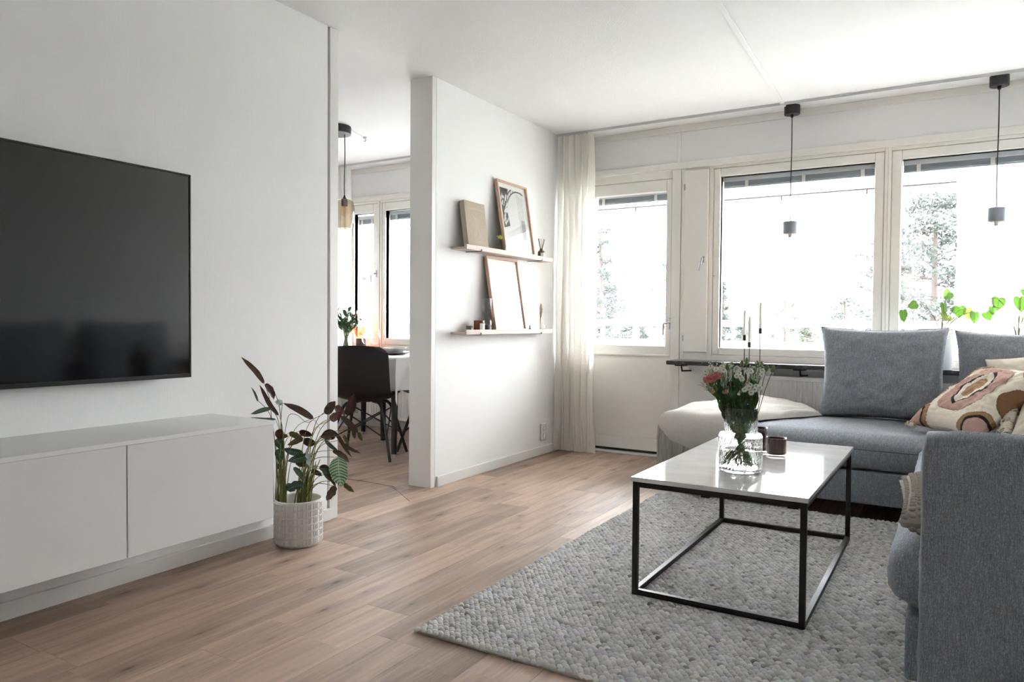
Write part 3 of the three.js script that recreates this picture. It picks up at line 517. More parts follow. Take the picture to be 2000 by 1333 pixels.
// ---------------------------------------------------------------- corner sofa
const BASE = 0.09, SEAT = 0.442, SF = -4.165, SX = -0.152, SL = -1.46, SB = -5.10, ARM = -2.0;
function soft(x0, x1, y0, y1, z0, z1, r, bulge = 0.012, seg = 5) {     // an upholstered block with rounded edges and slightly domed faces
  const w = x1 - x0, h = y1 - y0, d = z1 - z0, g = new RoundedBoxGeometry(w, h, d, seg, Math.min(r, 0.49 * Math.min(w, h, d)));
  const q = new THREE.BoxGeometry(w, h, d, Math.ceil(w / 0.08), Math.ceil(h / 0.05), Math.ceil(d / 0.08));
  const p = q.attributes.position, lim = V(w / 2 - r, h / 2 - r, d / 2 - r);
  for (let i = 0; i < p.count; i++) {
    const o = V().fromBufferAttribute(p, i), c = V(clamp(o.x, -lim.x, lim.x), clamp(o.y, -lim.y, lim.y), clamp(o.z, -lim.z, lim.z)), e = o.clone().sub(c), L = e.length();
    if (L > 0) { const m = Math.max(Math.abs(e.x), Math.abs(e.y), Math.abs(e.z)); e.multiplyScalar(r / Math.max(L, 1e-6)); if (Math.abs(m - r) > 1e-4) e.multiplyScalar(m / r); }
    const a = o.x / (w / 2), b = o.y / (h / 2), k = o.z / (d / 2), n = e.lengthSq() > 0 ? e.clone().normalize() : V();
    o.copy(c).add(e).addScaledVector(n, bulge * Math.sqrt(Math.max(0, (1 - a * a * Math.abs(n.y + n.z > n.x ? 1 : 0)) * (1 - (Math.abs(n.y) > 0.7 ? k * k : b * b)))) + 0.0025 * n2((x0 + o.x) * 9 + (z0 + o.z) * 7, (y0 + o.y) * 9));
    p.setXYZ(i, o.x, o.y, o.z);
  }
  let m = q; m.deleteAttribute('uv'); m.deleteAttribute('normal'); m = mergeVertices(m, 1e-4); m.computeVertexNormals();
  return wuv(m.translate((x0 + x1) / 2, (y0 + y1) / 2, (z0 + z1) / 2));
}
const piping = mat({ color: lin(0.17, 0.19, 0.22), roughness: 0.9 });
{
  const s = thing('corner_sofa', 'grey-blue woven corner sofa along the windows and the wall', 'sofa', [0, 0, 0]);
  part(s, 'chaise_base', rbx(SL + 0.03, 0.84, BASE, 0.262, SB, SF - 0.02, 0.012, 3), M.cloth);
  part(s, 'side_base', rbx(SX + 0.05, 0.86, BASE, 0.262, SF - 0.02, ARM - 0.16, 0.012, 3), M.cloth);
  const c1 = part(s, 'seat_cushion', soft(SL, -0.02, 0.264, SEAT, SB + 0.02, SF, 0.065, 0.014), M.cloth);
  part(c1, 'welt', tube([[SL + 0.05, 0.378, SF + 0.0125], [-0.7, 0.381, SF + 0.0165], [-0.05, 0.378, SF + 0.0135]], 0.0035, 30, 6), piping);
  part(s, 'seat_cushion', soft(SX, 0.80, 0.264, SEAT, -3.02, -2.16, 0.075, 0.014), M.cloth);
  part(s, 'seat_cushion', soft(SX, 0.80, 0.264, SEAT, -4.16, -3.025, 0.075, 0.014), M.cloth);
  part(s, 'seat_cushion', soft(-0.015, 0.80, 0.264, SEAT, SB + 0.02, -4.166, 0.065, 0.012), M.cloth);
  part(s, 'armrest', soft(-0.069, 0.87, 0.06, 0.764, ARM - 0.155, ARM, 0.028, 0.004, 4), M.cloth);
  part(s, 'back_frame', merge([rbx(-0.02, 0.87, BASE, 0.60, SB - 0.02, SB + 0.02, 0.015, 3), rbx(0.80, 0.87, BASE, 0.66, SB, ARM - 0.158, 0.015, 3)]), M.cloth);
  for (const [x, z] of [[-1.225, SF - 0.03], [-0.745, SF - 0.04], [-1.38, SB + 0.08], [0.7, ARM - 0.3], [0.02, ARM - 0.09]]) part(s, 'leg', rbx(x - 0.028, x + 0.028, 0.018, BASE, z - 0.028, z + 0.028, 0.004), M.black);
}
// a loose cushion: local x across, y up, z out
function pillowGeo(w, h, t, pinch = 0.06, sq = 0.42, n = 34, wob = 0.006, seedz = 0) {
  const one = (side) => sheet(n, n, (a, b, o) => {
    const s = 2 * a - 1, q = 1 - 2 * b, e = Math.pow(Math.max(0, (1 - s * s * s * s) * (1 - q * q * q * q)), sq);
    const px = s * (w / 2) * (1 - pinch * (1 - q * q) * s * s), py = q * (h / 2) * (1 - pinch * (1 - s * s) * q * q);
    const wr = wob * (n2(s * 2.4 + seedz, q * 2.4 + side) + 0.5 * n2(s * 6 + seedz, q * 5 + side)) * e;
    o.set(px, py, side * (t / 2 * e + wr));
  }, w, h);
  const f = one(1), k = one(-1).scale(1, 1, 1), idx = k.index.array; for (let i = 0; i < idx.length; i += 3) { const c = idx[i]; idx[i] = idx[i + 1]; idx[i + 1] = c; } k.computeVertexNormals();
  return merge([f, k]);
}
function backCushion(c, w, h, t, tilt, turn, label, sd) {
  const o = thing('back_cushion', label, 'cushion', c, 0, 'loose back cushions of the sofa');
  o.rotation.order = 'YXZ'; o.rotation.set(-tilt, turn, 0);
  part(o, 'cushion_cover', pillowGeo(w, h, t, 0.085, 0.36, 40, 0.007, sd).translate(0, h / 2, 0), M.cloth);
  const ey = [], w2 = w / 2, h2 = h; for (let i = 0; i <= 30; i++) { const s = 2 * i / 30 - 1; ey.push(V(s * w2, h2 / 2 + (h / 2) * (1 - 0.085 * (1 - s * s)), 0)); }
  part(o, 'seam', tube(ey, 0.0028, 60, 5), piping);
  return o;
}
backCushion([-0.388, SEAT - 0.004, -4.93], 0.70, 0.575, 0.21, 0.12, 0.02, 'tall grey back cushion nearest the radiator', 1);
backCushion([0.325, SEAT - 0.004, -4.93], 0.68, 0.56, 0.22, 0.12, -0.02, 'tall grey back cushion in the sofa corner', 7);
backCushion([0.66, SEAT - 0.004, -3.62], 0.78, 0.57, 0.22, 0.13, -Math.PI / 2, 'tall grey back cushion along the wall nearest the corner', 13);
backCushion([0.66, SEAT - 0.004, -2.72], 0.78, 0.57, 0.22, 0.13, -Math.PI / 2, 'tall grey back cushion along the wall beside the armrest', 19);
// ---------------------------------------------------------------- throw blanket over the chaise end
const woolTex = tex(256, 256, (x, y) => { const v = 0.93 + 0.03 * per(x, y, 9, 9) + 0.04 * per(x, y, 26, 20, 2) + (rnd() - 0.5) * 0.08; return [v, v * 0.975, v * 0.945]; }, true, [3, 3]);
const woolBump = tex(256, 256, (x, y) => 0.5 + 0.3 * per(x, y, 14, 14) + 0.3 * per(x, y, 40, 30, 2) + (rnd() - 0.5) * 0.4, false, [6, 6]);
const wool = phys({ map: woolTex, bumpMap: woolBump, bumpScale: 0.004, roughness: 1, sheen: 0.8, sheenColor: lin(0.8, 0.78, 0.75), sheenRoughness: 0.5, specularIntensity: 0.2 });
{
  const A = SL + 0.05, B = SF - 0.05, R = 0.085, top = SEAT + 0.018;
  // flat layout (x to the left negative, z to the front), then draped over the rounded end and front of the seat
  const back = [V(-0.79, 0, -5.04), V(-1.1, 0, -5.05), V(-1.36, 0, -4.92), V(-1.53, 0, -4.45)], front = [V(-0.70, 0, -4.84), V(-0.92, 0, -4.47), V(-1.12, 0, -4.09), V(-1.27, 0, -4.01)];
  const cb = new THREE.CatmullRomCurve3(back), cf = new THREE.CatmullRomCurve3(front);
  const drape = (x, z, up, o) => {
    const la = Math.max(0, A - x), lb = Math.max(0, z - B), l = Math.hypot(la, lb), dx = l > 0 ? la / l : 0, dz = l > 0 ? lb / l : 0, ang = Math.min(l / R, Math.PI / 2), down = Math.max(0, l - R * Math.PI / 2), r = R + up, out = r * Math.sin(ang) + 0.10 * down;
    o.set(l > 0 && la > 0 ? A - dx * out : x, top - R + (R + up) * Math.cos(ang) - down + (l > 0 ? 0 : 0), l > 0 && lb > 0 ? B + dz * out : z);
    return down;
  };
  const lay = (s, t) => { const a = cb.getPoint(s), b = cf.getPoint(s); const k = 0.42 * t * (1 - t) * s * s; return [lerp(a.x, b.x, t) - k, lerp(a.z, b.z, t) + k]; };
  const surf = (bot) => sheet(70, 46, (s, t, o) => {
    const [x, z] = lay(s, t), edge = Math.pow(Math.max(0, 1 - Math.pow(2 * t - 1, 6)), 0.5) * Math.pow(Math.max(0, Math.min(1, s / 0.10)), 0.45) * Math.pow(Math.max(0, Math.min(1, (1 - s) / 0.06)), 0.5);
    const hill = 0.052 * Math.exp(-Math.pow((s - 0.42) / 0.26, 2)) * Math.exp(-Math.pow((t - 0.25) / 0.42, 2)), thick = bot ? 0.002 : 0.004 + (0.044 + hill + 0.010 * n2(s * 5, t * 5)) * edge;
    const pre = V(); const dn = drape(x, z, 0, pre), fold = bot ? 0 : clamp(dn * 5, 0, 1) * 0.022 * Math.sin((x * 1.1 + z * 1.9) * 42 + 2 * n2(x * 6, z * 6));
    drape(x, z, thick + Math.max(-0.02, fold), o);
  }, 1.4, 1.1);
  const tp = surf(false), bt = surf(true), id = bt.index.array; for (let i = 0; i < id.length; i += 3) { const c = id[i]; id[i] = id[i + 1]; id[i + 1] = c; } bt.computeVertexNormals();
  const th = thing('throw_blanket', 'soft off-white fringed wool blanket over the chaise end', 'blanket', [0, 0, 0]);
  part(th, 'blanket', merge([tp, bt]), wool);
  const fr = [], o = V();
  for (let i = 0; i < 52; i++) { // twisted tassels along the left hem
    const t = (i + 0.5) / 52, [x, z] = lay(0.992, t); drape(x, z, 0.014 + rr(-0.006, 0.012), o);
    const a = o.clone(), L = Math.min(a.y - 0.03, rr(0.15, 0.20)); if (L < 0.03) continue;
    fr.push(taper([a.clone().add(V(0.004, 0.02, 0)), a.clone().add(V(-0.006, -L * 0.4, rr(-0.006, 0.006))), a.clone().add(V(rr(-0.012, 0.006), -L, rr(-0.012, 0.012)))], 0.0085, 0.0055, 8, 6));
  }
  for (const f of fr) part(th, 'tassel', f, wool);
  for (const [u, v0, v1] of [[1357, 948, 966], [1366, 952, 980], [1300, 940, 962], [1307, 944, 966]]) { const a = atZ(u, v0 - 10, SF + 0.05), b = atZ(u, v1, SF + 0.05); part(th, 'tassel', taper([a, a.clone().lerp(b, 0.5).add(V(0.004, 0, 0.003)), b], 0.006, 0.004, 8, 6), wool); }
}
// ---------------------------------------------------------------- scatter cushions
const cream = '#e6dccb';
function tufted(W, H, draw, wool = 1) {
  const c = document.createElement('canvas'); c.width = W; c.height = H; const g = c.getContext('2d'); g.fillStyle = cream; g.fillRect(0, 0, W, H); draw(g, W, H);
  const px = g.getImageData(0, 0, W, H).data, hgt = new Float32Array(W * H), col = new Uint8Array(W * H * 4);
  for (let k = 0; k < W * H; k++) {
    const r = px[k * 4], gg = px[k * 4 + 1], b = px[k * 4 + 2], flat = Math.abs(r - 230) + Math.abs(gg - 220) + Math.abs(b - 203) < 30, x = k % W, y = (k / W) | 0;
    const tw = flat ? 0 : 0.5 + 0.5 * n2(x * 0.22, y * 0.22), v = flat ? 1 + 0.02 * n2(x * 0.5, y * 0.02) : 0.84 + 0.24 * tw;
    hgt[k] = flat ? 0.04 * n2(x * 0.9, y * 0.05) : 0.6 + 0.4 * tw; col[k * 4] = clamp(r * v, 0, 255); col[k * 4 + 1] = clamp(gg * v, 0, 255); col[k * 4 + 2] = clamp(b * v, 0, 255); col[k * 4 + 3] = 255;
  }
  const t = new THREE.DataTexture(col, W, H); t.flipY = true; t.magFilter = THREE.LinearFilter; t.colorSpace = THREE.SRGBColorSpace; t.wrapS = t.wrapT = THREE.ClampToEdgeWrapping; t.needsUpdate = true;
  const hb = tex(W, H, (x, y, i, j) => hgt[(H - 1 - j) * W + i], false); hb.wrapS = hb.wrapT = THREE.ClampToEdgeWrapping;
  const at = (u, v) => hgt[clamp(Math.floor((1 - v) * H), 0, H - 1) * W + clamp(Math.floor(u * W), 0, W - 1)];
  return { m: mat({ map: t, bumpMap: hb, bumpScale: 0.004, roughness: 0.95 }), at };
}
const pinkC = '#c9a296', charC = '#2c2b2c', brownC = '#a9845f', whiteC = '#efe6d8', darkBrown = '#8a6547';
const diamond = (g, x, y, rx, ry, col, k = 0.82) => { g.fillStyle = col; g.beginPath(); for (let i = 0; i <= 48; i++) { const a = i / 48 * 2 * Math.PI, c = Math.cos(a), s = Math.sin(a), m = Math.pow(Math.pow(Math.abs(c), 2 * k) + Math.pow(Math.abs(s), 2 * k), -1 / (2 * k)); g[i ? 'lineTo' : 'moveTo'](x + rx * c * m, y + ry * s * m); } g.fill(); };
function scatterPillow(name, w, h, t, pos, rot, tx, label, sd) {
  const o = thing(name, label, 'pillow', pos, 0); o.rotation.order = 'YXZ'; o.rotation.set(...rot);
  let g = pillowGeo(w, h, t, 0.10, 0.55, 110, 0.006, sd);
  const p = g.attributes.position, uv = g.attributes.uv, n = g.attributes.normal;
  for (let i = 0; i < p.count; i++) { const u = uv.getX(i) / w, v = 1 - uv.getY(i) / h; uv.setXY(i, u, v); if (tx.at && p.getZ(i) > 0) { const hh = 0.009 * tx.at(u, v); p.setXYZ(i, p.getX(i) + n.getX(i) * hh, p.getY(i) + n.getY(i) * hh, p.getZ(i) + n.getZ(i) * hh); } }
  part(o, 'cushion_cover', g, tx.m);
  return o;
}
const tassel = (parent, x, y, z, s = 1) => {
  const g = []; for (let i = 0; i < 40; i++) { const a = rr(0, 6.28), e = rr(-1, 1), r = Math.sqrt(1 - e * e) * 0.02 * s; g.push(tube([[0, 0, 0], [Math.cos(a) * r * 1.3, e * 0.02 * s + 0.006, Math.sin(a) * r * 1.3], [Math.cos(a + 0.5) * r * 1.1, e * 0.02 * s - 0.006 * s, Math.sin(a + 0.5) * r * 1.1]], 0.0032 * s, 5, 5)); }
  const tw = []; for (let k = 0; k < 3; k++) { const pts = []; for (let i = 0; i <= 12; i++) { const q = i / 12; pts.push(V(Math.cos(q * 9 + k * 2.1) * 0.012 * s, -0.02 - q * 0.055 * s, Math.sin(q * 9 + k * 2.1) * 0.012 * s)); } tw.push(tube(pts, 0.010 * s, 18, 7)); }
  part(parent, 'tassel', merge([...g, ...tw]).translate(x, y, z), ropeMat);
};
const ropeMat = mat({ color: lin(0.72, 0.65, 0.53), roughness: 0.95 });
{
  // hand-tufted pillow lying against the corner cushion
  const front = tufted(640, 640, (g, W, H) => {
    diamond(g, 330, 320, 225, 170, pinkC, 1.7); diamond(g, 330, 320, 178, 112, charC, 0.72); diamond(g, 330, 320, 150, 92, whiteC, 0.74); diamond(g, 330, 320, 96, 56, brownC, 0.85);
    for (const [x, y] of [[20, 20], [620, 20], [20, 620], [620, 620]]) { diamond(g, x, y, 150, 150, brownC, 0.8); diamond(g, x, y, 112, 112, charC, 0.9); diamond(g, x, y, 92, 92, pinkC, 0.9); }
    diamond(g, 320, 655, 110, 90, darkBrown); diamond(g, 320, -10, 110, 80, pinkC); 
  });
  const o = scatterPillow('tufted_pillow', 0.53, 0.50, 0.15, [0, 0, 0], [0, 0, 0], front, 'cream pillow with pink and black tufted diamond pattern', 31);
  { // one corner rests on the seat, one side leans up against the corner cushion
    const L = V(-0.205, SEAT + 0.03, -4.52), T = V(0.165, 0.785, -4.79), ex = V().subVectors(T, L).normalize(), dn = V(0.30, 0.0, 0.41); dn.addScaledVector(ex, -dn.dot(ex)).normalize();
    const ey = dn.clone().negate(), ez = V().crossVectors(ex, ey); o.quaternion.setFromRotationMatrix(new THREE.Matrix4().makeBasis(ex, ey, ez)); o.position.copy(L).addScaledVector(ex, 0.265).addScaledVector(dn, 0.25).addScaledVector(ez, 0.02);
  }
  tassel(o, -0.27, 0.25, 0.0, 0.6); tassel(o, 0.275, -0.26, 0.0, 0.8);
  // plain cream pillow behind it
  const plain = { m: mat({ map: linenTex, color: lin(0.86, 0.82, 0.74), roughness: 0.95 }) };
  scatterPillow('cream_pillow', 0.5, 0.5, 0.15, [0.40, SEAT + 0.215, -4.71], [-0.35, -0.3, 0.22], plain, 'plain cream linen pillow leaning in the sofa corner', 41);
  // fringed pillow in front, at the picture's edge
  const stripe = tufted(512, 512, (g, W, H) => { diamond(g, 120, 90, 120, 60, brownC); diamond(g, 130, 88, 50, 26, charC); diamond(g, 330, 340, 120, 100, darkBrown, 0.9); });
  const q = scatterPillow('fringed_pillow', 0.48, 0.48, 0.16, [0.47, SEAT + 0.15, -4.20], [-1.0, -0.35, 0.1], stripe, 'cream pillow with thick knotted fringe beside the tufted one', 51);
  for (let i = 0; i < 6; i++) tassel(q, -0.25, 0.2 - i * 0.085, 0.015, 1.25);
  // chunky knitted cushion on the seat behind the armrest
  const k = thing('knitted_cushion', 'taupe chunky knitted cushion lying behind the armrest', 'pillow', [0, 0, 0]);
  const kt = mat({ color: lin(0.36, 0.315, 0.275), roughness: 0.95 });
  k.position.set(0.093, SEAT + 0.075, -2.40); k.rotation.order = 'YXZ'; k.rotation.set(-1.44, 0.06, 0.0);
  part(k, 'cushion_core', pillowGeo(0.46, 0.36, 0.13, 0.06, 0.5, 30, 0.004, 61), kt);
  const st = []; const ball = new THREE.SphereGeometry(1, 8, 6);
  for (let i = 0; i < 24; i++) for (let j = 0; j < 22; j++) { const s = 2 * (i + 0.5) / 24 - 1, q2 = 2 * (j + 0.5) / 22 - 1, e = Math.pow(Math.max(0, (1 - s ** 4) * (1 - q2 ** 4)), 0.5); for (const sd of [1, -1]) st.push(ball.clone().scale(0.0115, 0.0085, 0.008).rotateZ(j % 2 ? 0.5 : -0.5).translate(s * 0.225 * (1 - 0.06 * (1 - q2 * q2) * s * s), q2 * 0.175 * (1 - 0.06 * (1 - s * s) * q2 * q2), sd * 0.065 * e)); }
  const ks = part(k, 'knit_stitches', merge(st), kt); ks.userData.kind = 'stuff';
}
// ---------------------------------------------------------------- rug
const RUG = 0.018;
{
  const x0 = -1.50, x1 = 0.12, z1 = -1.872, z0 = -4.20, r = thing('rug', 'grey chunky looped wool rug under the coffee table', 'rug', [0, 0, 0]);
  part(r, 'backing', rbx(x0, x1, 0.0005, 0.009, z0, z1, 0.003), mat({ color: lin(0.42, 0.39, 0.34), roughness: 1 }));
  const g = new THREE.IcosahedronGeometry(1, 1), px = 0.0228, pz = 0.0152, nx = Math.floor((x1 - x0) / px), nz = Math.floor((z1 - z0) / pz), m = new THREE.InstancedMesh(g, mat({ color: 0xffffff, roughness: 0.95 }), nx * nz);
  m.name = 'wool_loops'; m.userData.kind = 'stuff'; m.castShadow = m.receiveShadow = true;
  const o = new THREE.Object3D(), c = new THREE.Color();
  for (let j = 0, k = 0; j < nz; j++) for (let i = 0; i < nx; i++, k++) {
    const sh = j % 2 ? 0.5 : 0, x = x0 + (i + 0.35 + sh * 0.9 + rr(-0.14, 0.14)) * px, z = z0 + (j + 0.5 + rr(-0.16, 0.16)) * pz, w = n2(x * 5, z * 5);
    o.position.set(Math.min(x, x1 - 0.004), 0.0085 + 0.0016 * w, z); o.rotation.set(rr(-0.2, 0.2), rr(-0.45, 0.45), rr(-0.2, 0.2)); const s = rr(0.88, 1.16); o.scale.set(0.0124 * s, 0.0112 * rr(0.8, 1.15), 0.0084 * s); o.updateMatrix(); m.setMatrixAt(k, o.matrix);
    const v = clamp(0.76 + 0.08 * n2(x * 14, z * 60) + rr(-0.15, 0.13) + (rnd() < 0.07 ? -0.28 : 0), 0.2, 0.92), t = n2(x * 2.2, z * 30) * 0.5 + rr(-0.4, 0.4); c.setRGB(v * (1 + 0.045 * t), v * (0.992 + 0.01 * t), v * (0.985 - 0.065 * t)); m.setColorAt(k, c);
  }
  r.add(m);
}
// ---------------------------------------------------------------- coffee table
const marbleTex = tex(1024, 512, (x, y) => {
  const w = n2(x * 3, y * 2) * 0.6 + n2(x * 7, y * 5) * 0.25, v1 = Math.pow(1 - Math.abs(n2(x * 2.2 + w, y * 6 + w * 0.8)), 14), v2 = Math.pow(1 - Math.abs(n2(x * 5 + w * 1.4 + 9, y * 13 + w)), 18), cl = 0.5 + 0.5 * n2(x * 2 + w, y * 5);
  const v = 0.93 - 0.05 * cl - 0.028 * v1 - 0.012 * v2; return [v * 1.0, v * 0.995, v * 0.985];
}, true, [0.85, 1.6]);
M.marble = phys({ map: marbleTex, roughness: 0.07, specularIntensity: 1, clearcoat: 0.3, clearcoatRoughness: 0.03 });
const TX0 = -1.018, TX1 = -0.402, TZ1 = -2.527, TZ0 = -3.728, TT = 0.455;
{
  const t = thing('coffee_table', 'low coffee table with white marble top and black steel frame', 'coffee table', [0, 0, 0]), w = 0.02, a = TX0 + 0.006, b = TX1 - 0.006, f = TZ1 - 0.006, k = TZ0 + 0.006;
  part(t, 'marble_top', rbx(TX0, TX1, TT - 0.017, TT, TZ0, TZ1, 0.0025, 3), M.marble);
  for (const [x, z] of [[a, f], [b, f], [a, k], [b, k]]) { const X = x < -0.7 ? x + w / 2 : x - w / 2, Z = z > -3 ? z - w / 2 : z + w / 2; part(t, 'leg', rbx(X - w / 2, X + w / 2, RUG, TT - 0.017, Z - w / 2, Z + w / 2, 0.0015), M.blackMetal); }
  for (const y of [RUG + 0.001, TT - 0.017 - w]) { for (const z of [f - w, k]) part(t, 'cross_rail', rbx(a + w, b - w, y, y + w, z, z + w, 0.0015), M.blackMetal); for (const x of [a, b - w]) part(t, 'side_rail', rbx(x, x + w, y, y + w, k + w, f - w, 0.0015), M.blackMetal); }
}
// ---------------------------------------------------------------- glass vase
const VC = V(-0.708, TT, -2.872);
const dimple = tex(512, 256, (x, y) => { let v = 0.5; v += 0.5 * per(x, y, 10, 9) + 0.3 * per(x, y, 20, 17, 2); return v; }, false);
const vaseGlass = phys({ color: lin(0.99, 1, 0.995), roughness: 0.0, transmission: 1, thickness: 0.01, ior: 1.45, bumpMap: dimple, bumpScale: 0.0007 });
const VH = atP(1441, 795, VC).y - TT, VS = atP(1441, 845, VC).y - TT, VWt = atP(1441, 879, VC).y - TT;
{
  const v = thing('glass_vase', 'stepped clear dimpled glass vase on the coffee table', 'vase', VC.toArray());
  const R = 0.0825, N = 0.0635, e = 0.0035;
  const out = [[0, 0], [R - 0.006, 0], [R, 0.006], [R, VS - 0.012], [R - 0.006, VS - 0.002], [N + 0.003, VS + 0.002], [N, VS + 0.007], [N, VH - 0.002], [N - e / 2, VH]], inn = [[N - e, VH - 0.002], [N - e, VS + 0.004], [N, VS - 0.003], [R - e - 0.005, VS - 0.007], [R - e, VS - 0.016], [R - e, 0.014], [R - e - 0.008, 0.009], [0, 0.009]];
  const prof = [...out, ...inn], gw = lathe(prof, 72), cum = [0];     // uv by the length along the profile, so that the dimples keep their size
  for (let i = 1; i < prof.length; i++) cum.push(cum[i - 1] + Math.hypot(prof[i][0] - prof[i - 1][0], prof[i][1] - prof[i - 1][1]));
  for (let i = 0; i < gw.attributes.uv.count; i++) gw.attributes.uv.setY(i, cum[i % prof.length] / cum[prof.length - 1]);
  part(v, 'glass_wall', gw, vaseGlass);
  const w = 0.0004; part(v, 'vase_water', lathe([[0, 0.009 + w], [R - e - 0.008, 0.009 + w], [R - e - w, 0.014], [R - e - w, VWt], [0, VWt]], 64), phys({ color: lin(0.96, 0.99, 0.97), roughness: 0, transmission: 1, thickness: 0.05, ior: 1.33 }));
}
// candle glasses
{
  const mk = (u, v, y0, r, h, label, group) => {
    const p = atY(u, v, TT), d = facing(p), t = thing('candle_glass', label, 'candle holder', [p.x + d.x * r, TT, p.z + d.z * r], 0, group);
    part(t, 'outer_glass', lathe([[0, 0], [r - 0.003, 0], [r, 0.003], [r, h], [r - 0.0015, h + 0.0015], [r - 0.003, h]], 40), phys({ color: lin(0.88, 0.84, 0.84), roughness: 0.02, transmission: 1, thickness: 0, ior: 1.5 }));
    part(t, 'inner_glass', lathe([[0, 0.008], [r - 0.006, 0.008], [r - 0.0035, 0.012], [r - 0.0035, h - 0.001], [r - 0.006, h - 0.001], [r - 0.007, 0.013], [0, 0.011]], 40), phys({ color: lin(0.055, 0.015, 0.011), roughness: 0.12, clearcoat: 0.4 }));
    return t;
  };
  mk(1516, 894, 0, 0.043, 0.077, 'low dark red glass candle holder on the marble top', 'dark red candle holders');
  mk(1480, 886, 0, 0.0405, 0.108, 'tall dark red glass candle holder behind the vase', 'dark red candle holders');
}
// ---------------------------------------------------------------- bouquet: every stem on its own
const G = { stem: mat({ color: lin(0.075, 0.15, 0.03), roughness: 0.55 }), leaf: phys({ color: lin(0.035, 0.10, 0.03), roughness: 0.5, transmission: 0.15, thickness: 0 }), bud: mat({ color: lin(0.11, 0.20, 0.055), roughness: 0.6 }), rim: mat({ color: lin(0.34, 0.42, 0.2), roughness: 0.6 }),
  white: phys({ color: lin(0.86, 0.86, 0.82), roughness: 0.9, transmission: 0.2, thickness: 0 }), eye: mat({ color: lin(0.45, 0.5, 0.22), roughness: 0.9 }), pink: mat({ color: lin(0.72, 0.21, 0.20), roughness: 0.8 }), peach: mat({ color: lin(0.72, 0.36, 0.25), roughness: 0.8 }), wine: mat({ color: lin(0.14, 0.02, 0.035), roughness: 0.8 }) };
function button(r) { const g = []; for (let i = 0; i < 16; i++) { const a = i / 16 * 6.283; g.push(new THREE.SphereGeometry(r * 0.33, 5, 4).scale(1, 0.6, 0.6).rotateY(-a).translate(Math.cos(a) * r * 0.7, 0, Math.sin(a) * r * 0.7)); } g.push(new THREE.SphereGeometry(r * 0.72, 10, 6).scale(1, 0.55, 1)); return merge(g); }
const buttonG = button(0.0112), eyeG = new THREE.SphereGeometry(0.0042, 8, 5).scale(1, 0.5, 1).translate(0, 0.004, 0);
function frill(r, n) { const g = []; for (let i = 0; i < n; i++) { const a = rr(0, 6.283), e = rr(0.0, 1), R = r * Math.sqrt(1 - e * e * 0.8), p = new THREE.CircleGeometry(r * 0.36, 7); warp(p, (o) => { o.z += 0.25 * r * Math.sin(o.x * 900 + i) + 0.1 * r * Math.sin(o.y * 1300); }); g.push(p.rotateX(-0.5 - e).rotateY(a).translate(Math.sin(a) * R * 0.8, e * r * 0.85, Math.cos(a) * R * 0.8)); } return merge(g); }
function turnTo(m, d) { m.quaternion.setFromUnitVectors(V(0, 1, 0), d.clone().normalize()); return m; }
const foot = (k) => { const a = k * 2.4 + 0.6, r = 0.03 + 0.035 * ((k * 0.618) % 1); return V(VC.x + Math.cos(a) * r, TT + 0.014 + 0.02 * ((k * 0.37) % 1), VC.z + Math.sin(a) * r); };
const neck = (h, k) => { const d = V(h.x - VC.x, 0, h.z - VC.z), L = d.length(); return V(VC.x + d.x / Math.max(L, 1e-4) * Math.min(L * 0.6, 0.047) * 1.0, TT + VS + 0.03, VC.z + d.z / Math.max(L, 1e-4) * Math.min(L * 0.6, 0.047)); };
let sk = 0;
function stemTo(o, h, r = 0.0016) { const f = foot(sk), n = neck(h, sk); sk++; const mid = V(VC.x + rr(-0.008, 0.008), TT + VS * 0.72, VC.z + rr(-0.008, 0.008)); return part(o, 'stem', tube([f, mid, n, h.clone().lerp(n, 0.35).add(V(0, 0.006, 0)), h], r, 22, 6), G.stem); }
const aim = (u, v, off) => atP(u, v, VC, -off);
// white button chrysanthemums: sprays of several heads
for (const [label, heads, j] of [
  ['spray of small white button flowers leaning to the armrest side of the vase', [[1444, 768, .01], [1460, 749, -.02], [1465, 753, .0], [1455, 740, -.02], [1459, 728, -.01], [1467, 726, .02], [1449, 741, .03], [1439, 735, .02]], 0],
  ['spray of small white button flowers hanging low over the vase rim', [[1477, 755, .03], [1484, 758, .01], [1474, 762, .04], [1467, 768, .05], [1459, 758, .04], [1463, 759, .05], [1454, 762, .05], [1488, 732, .0], [1489, 725, -.02]], 1],
  ['spray of white button flowers at the top of the bouquet', [[1410, 717, -.02], [1416, 714, -.03], [1422, 716, -.03], [1413, 724, -.01], [1425, 715, -.02], [1399, 722, -.02], [1388, 717, -.03], [1378, 727, -.02], [1379, 733, -.01], [1444, 730, .0], [1446, 736, .03]], 2]]) {
  const o = thing('white_flower_spray', label, 'flower', [0, 0, 0], 0, 'white button flowers in the vase'), c = heads.reduce((s, h) => s.add(aim(...h)), V()).multiplyScalar(1 / heads.length), node = c.clone().lerp(neck(c, 0), 0.55);
  stemTo(o, node, 0.0019);
  for (const h of heads) { const p = aim(h[0], h[1], h[2] + 0.035); part(o, 'flower_stalk', tube([node, node.clone().lerp(p, 0.6).add(V(0, 0.008, 0)), p], 0.0009, 8, 5), G.stem); const dir = p.clone().sub(node).normalize().multiplyScalar(0.5).add(facing(VC).multiplyScalar(-0.9)).add(V(0, 0.35, 0)), m = turnTo(part(o, 'flower_head', buttonG, G.white), dir); m.position.copy(p); part(m, 'eye', eyeG, G.eye); }
}
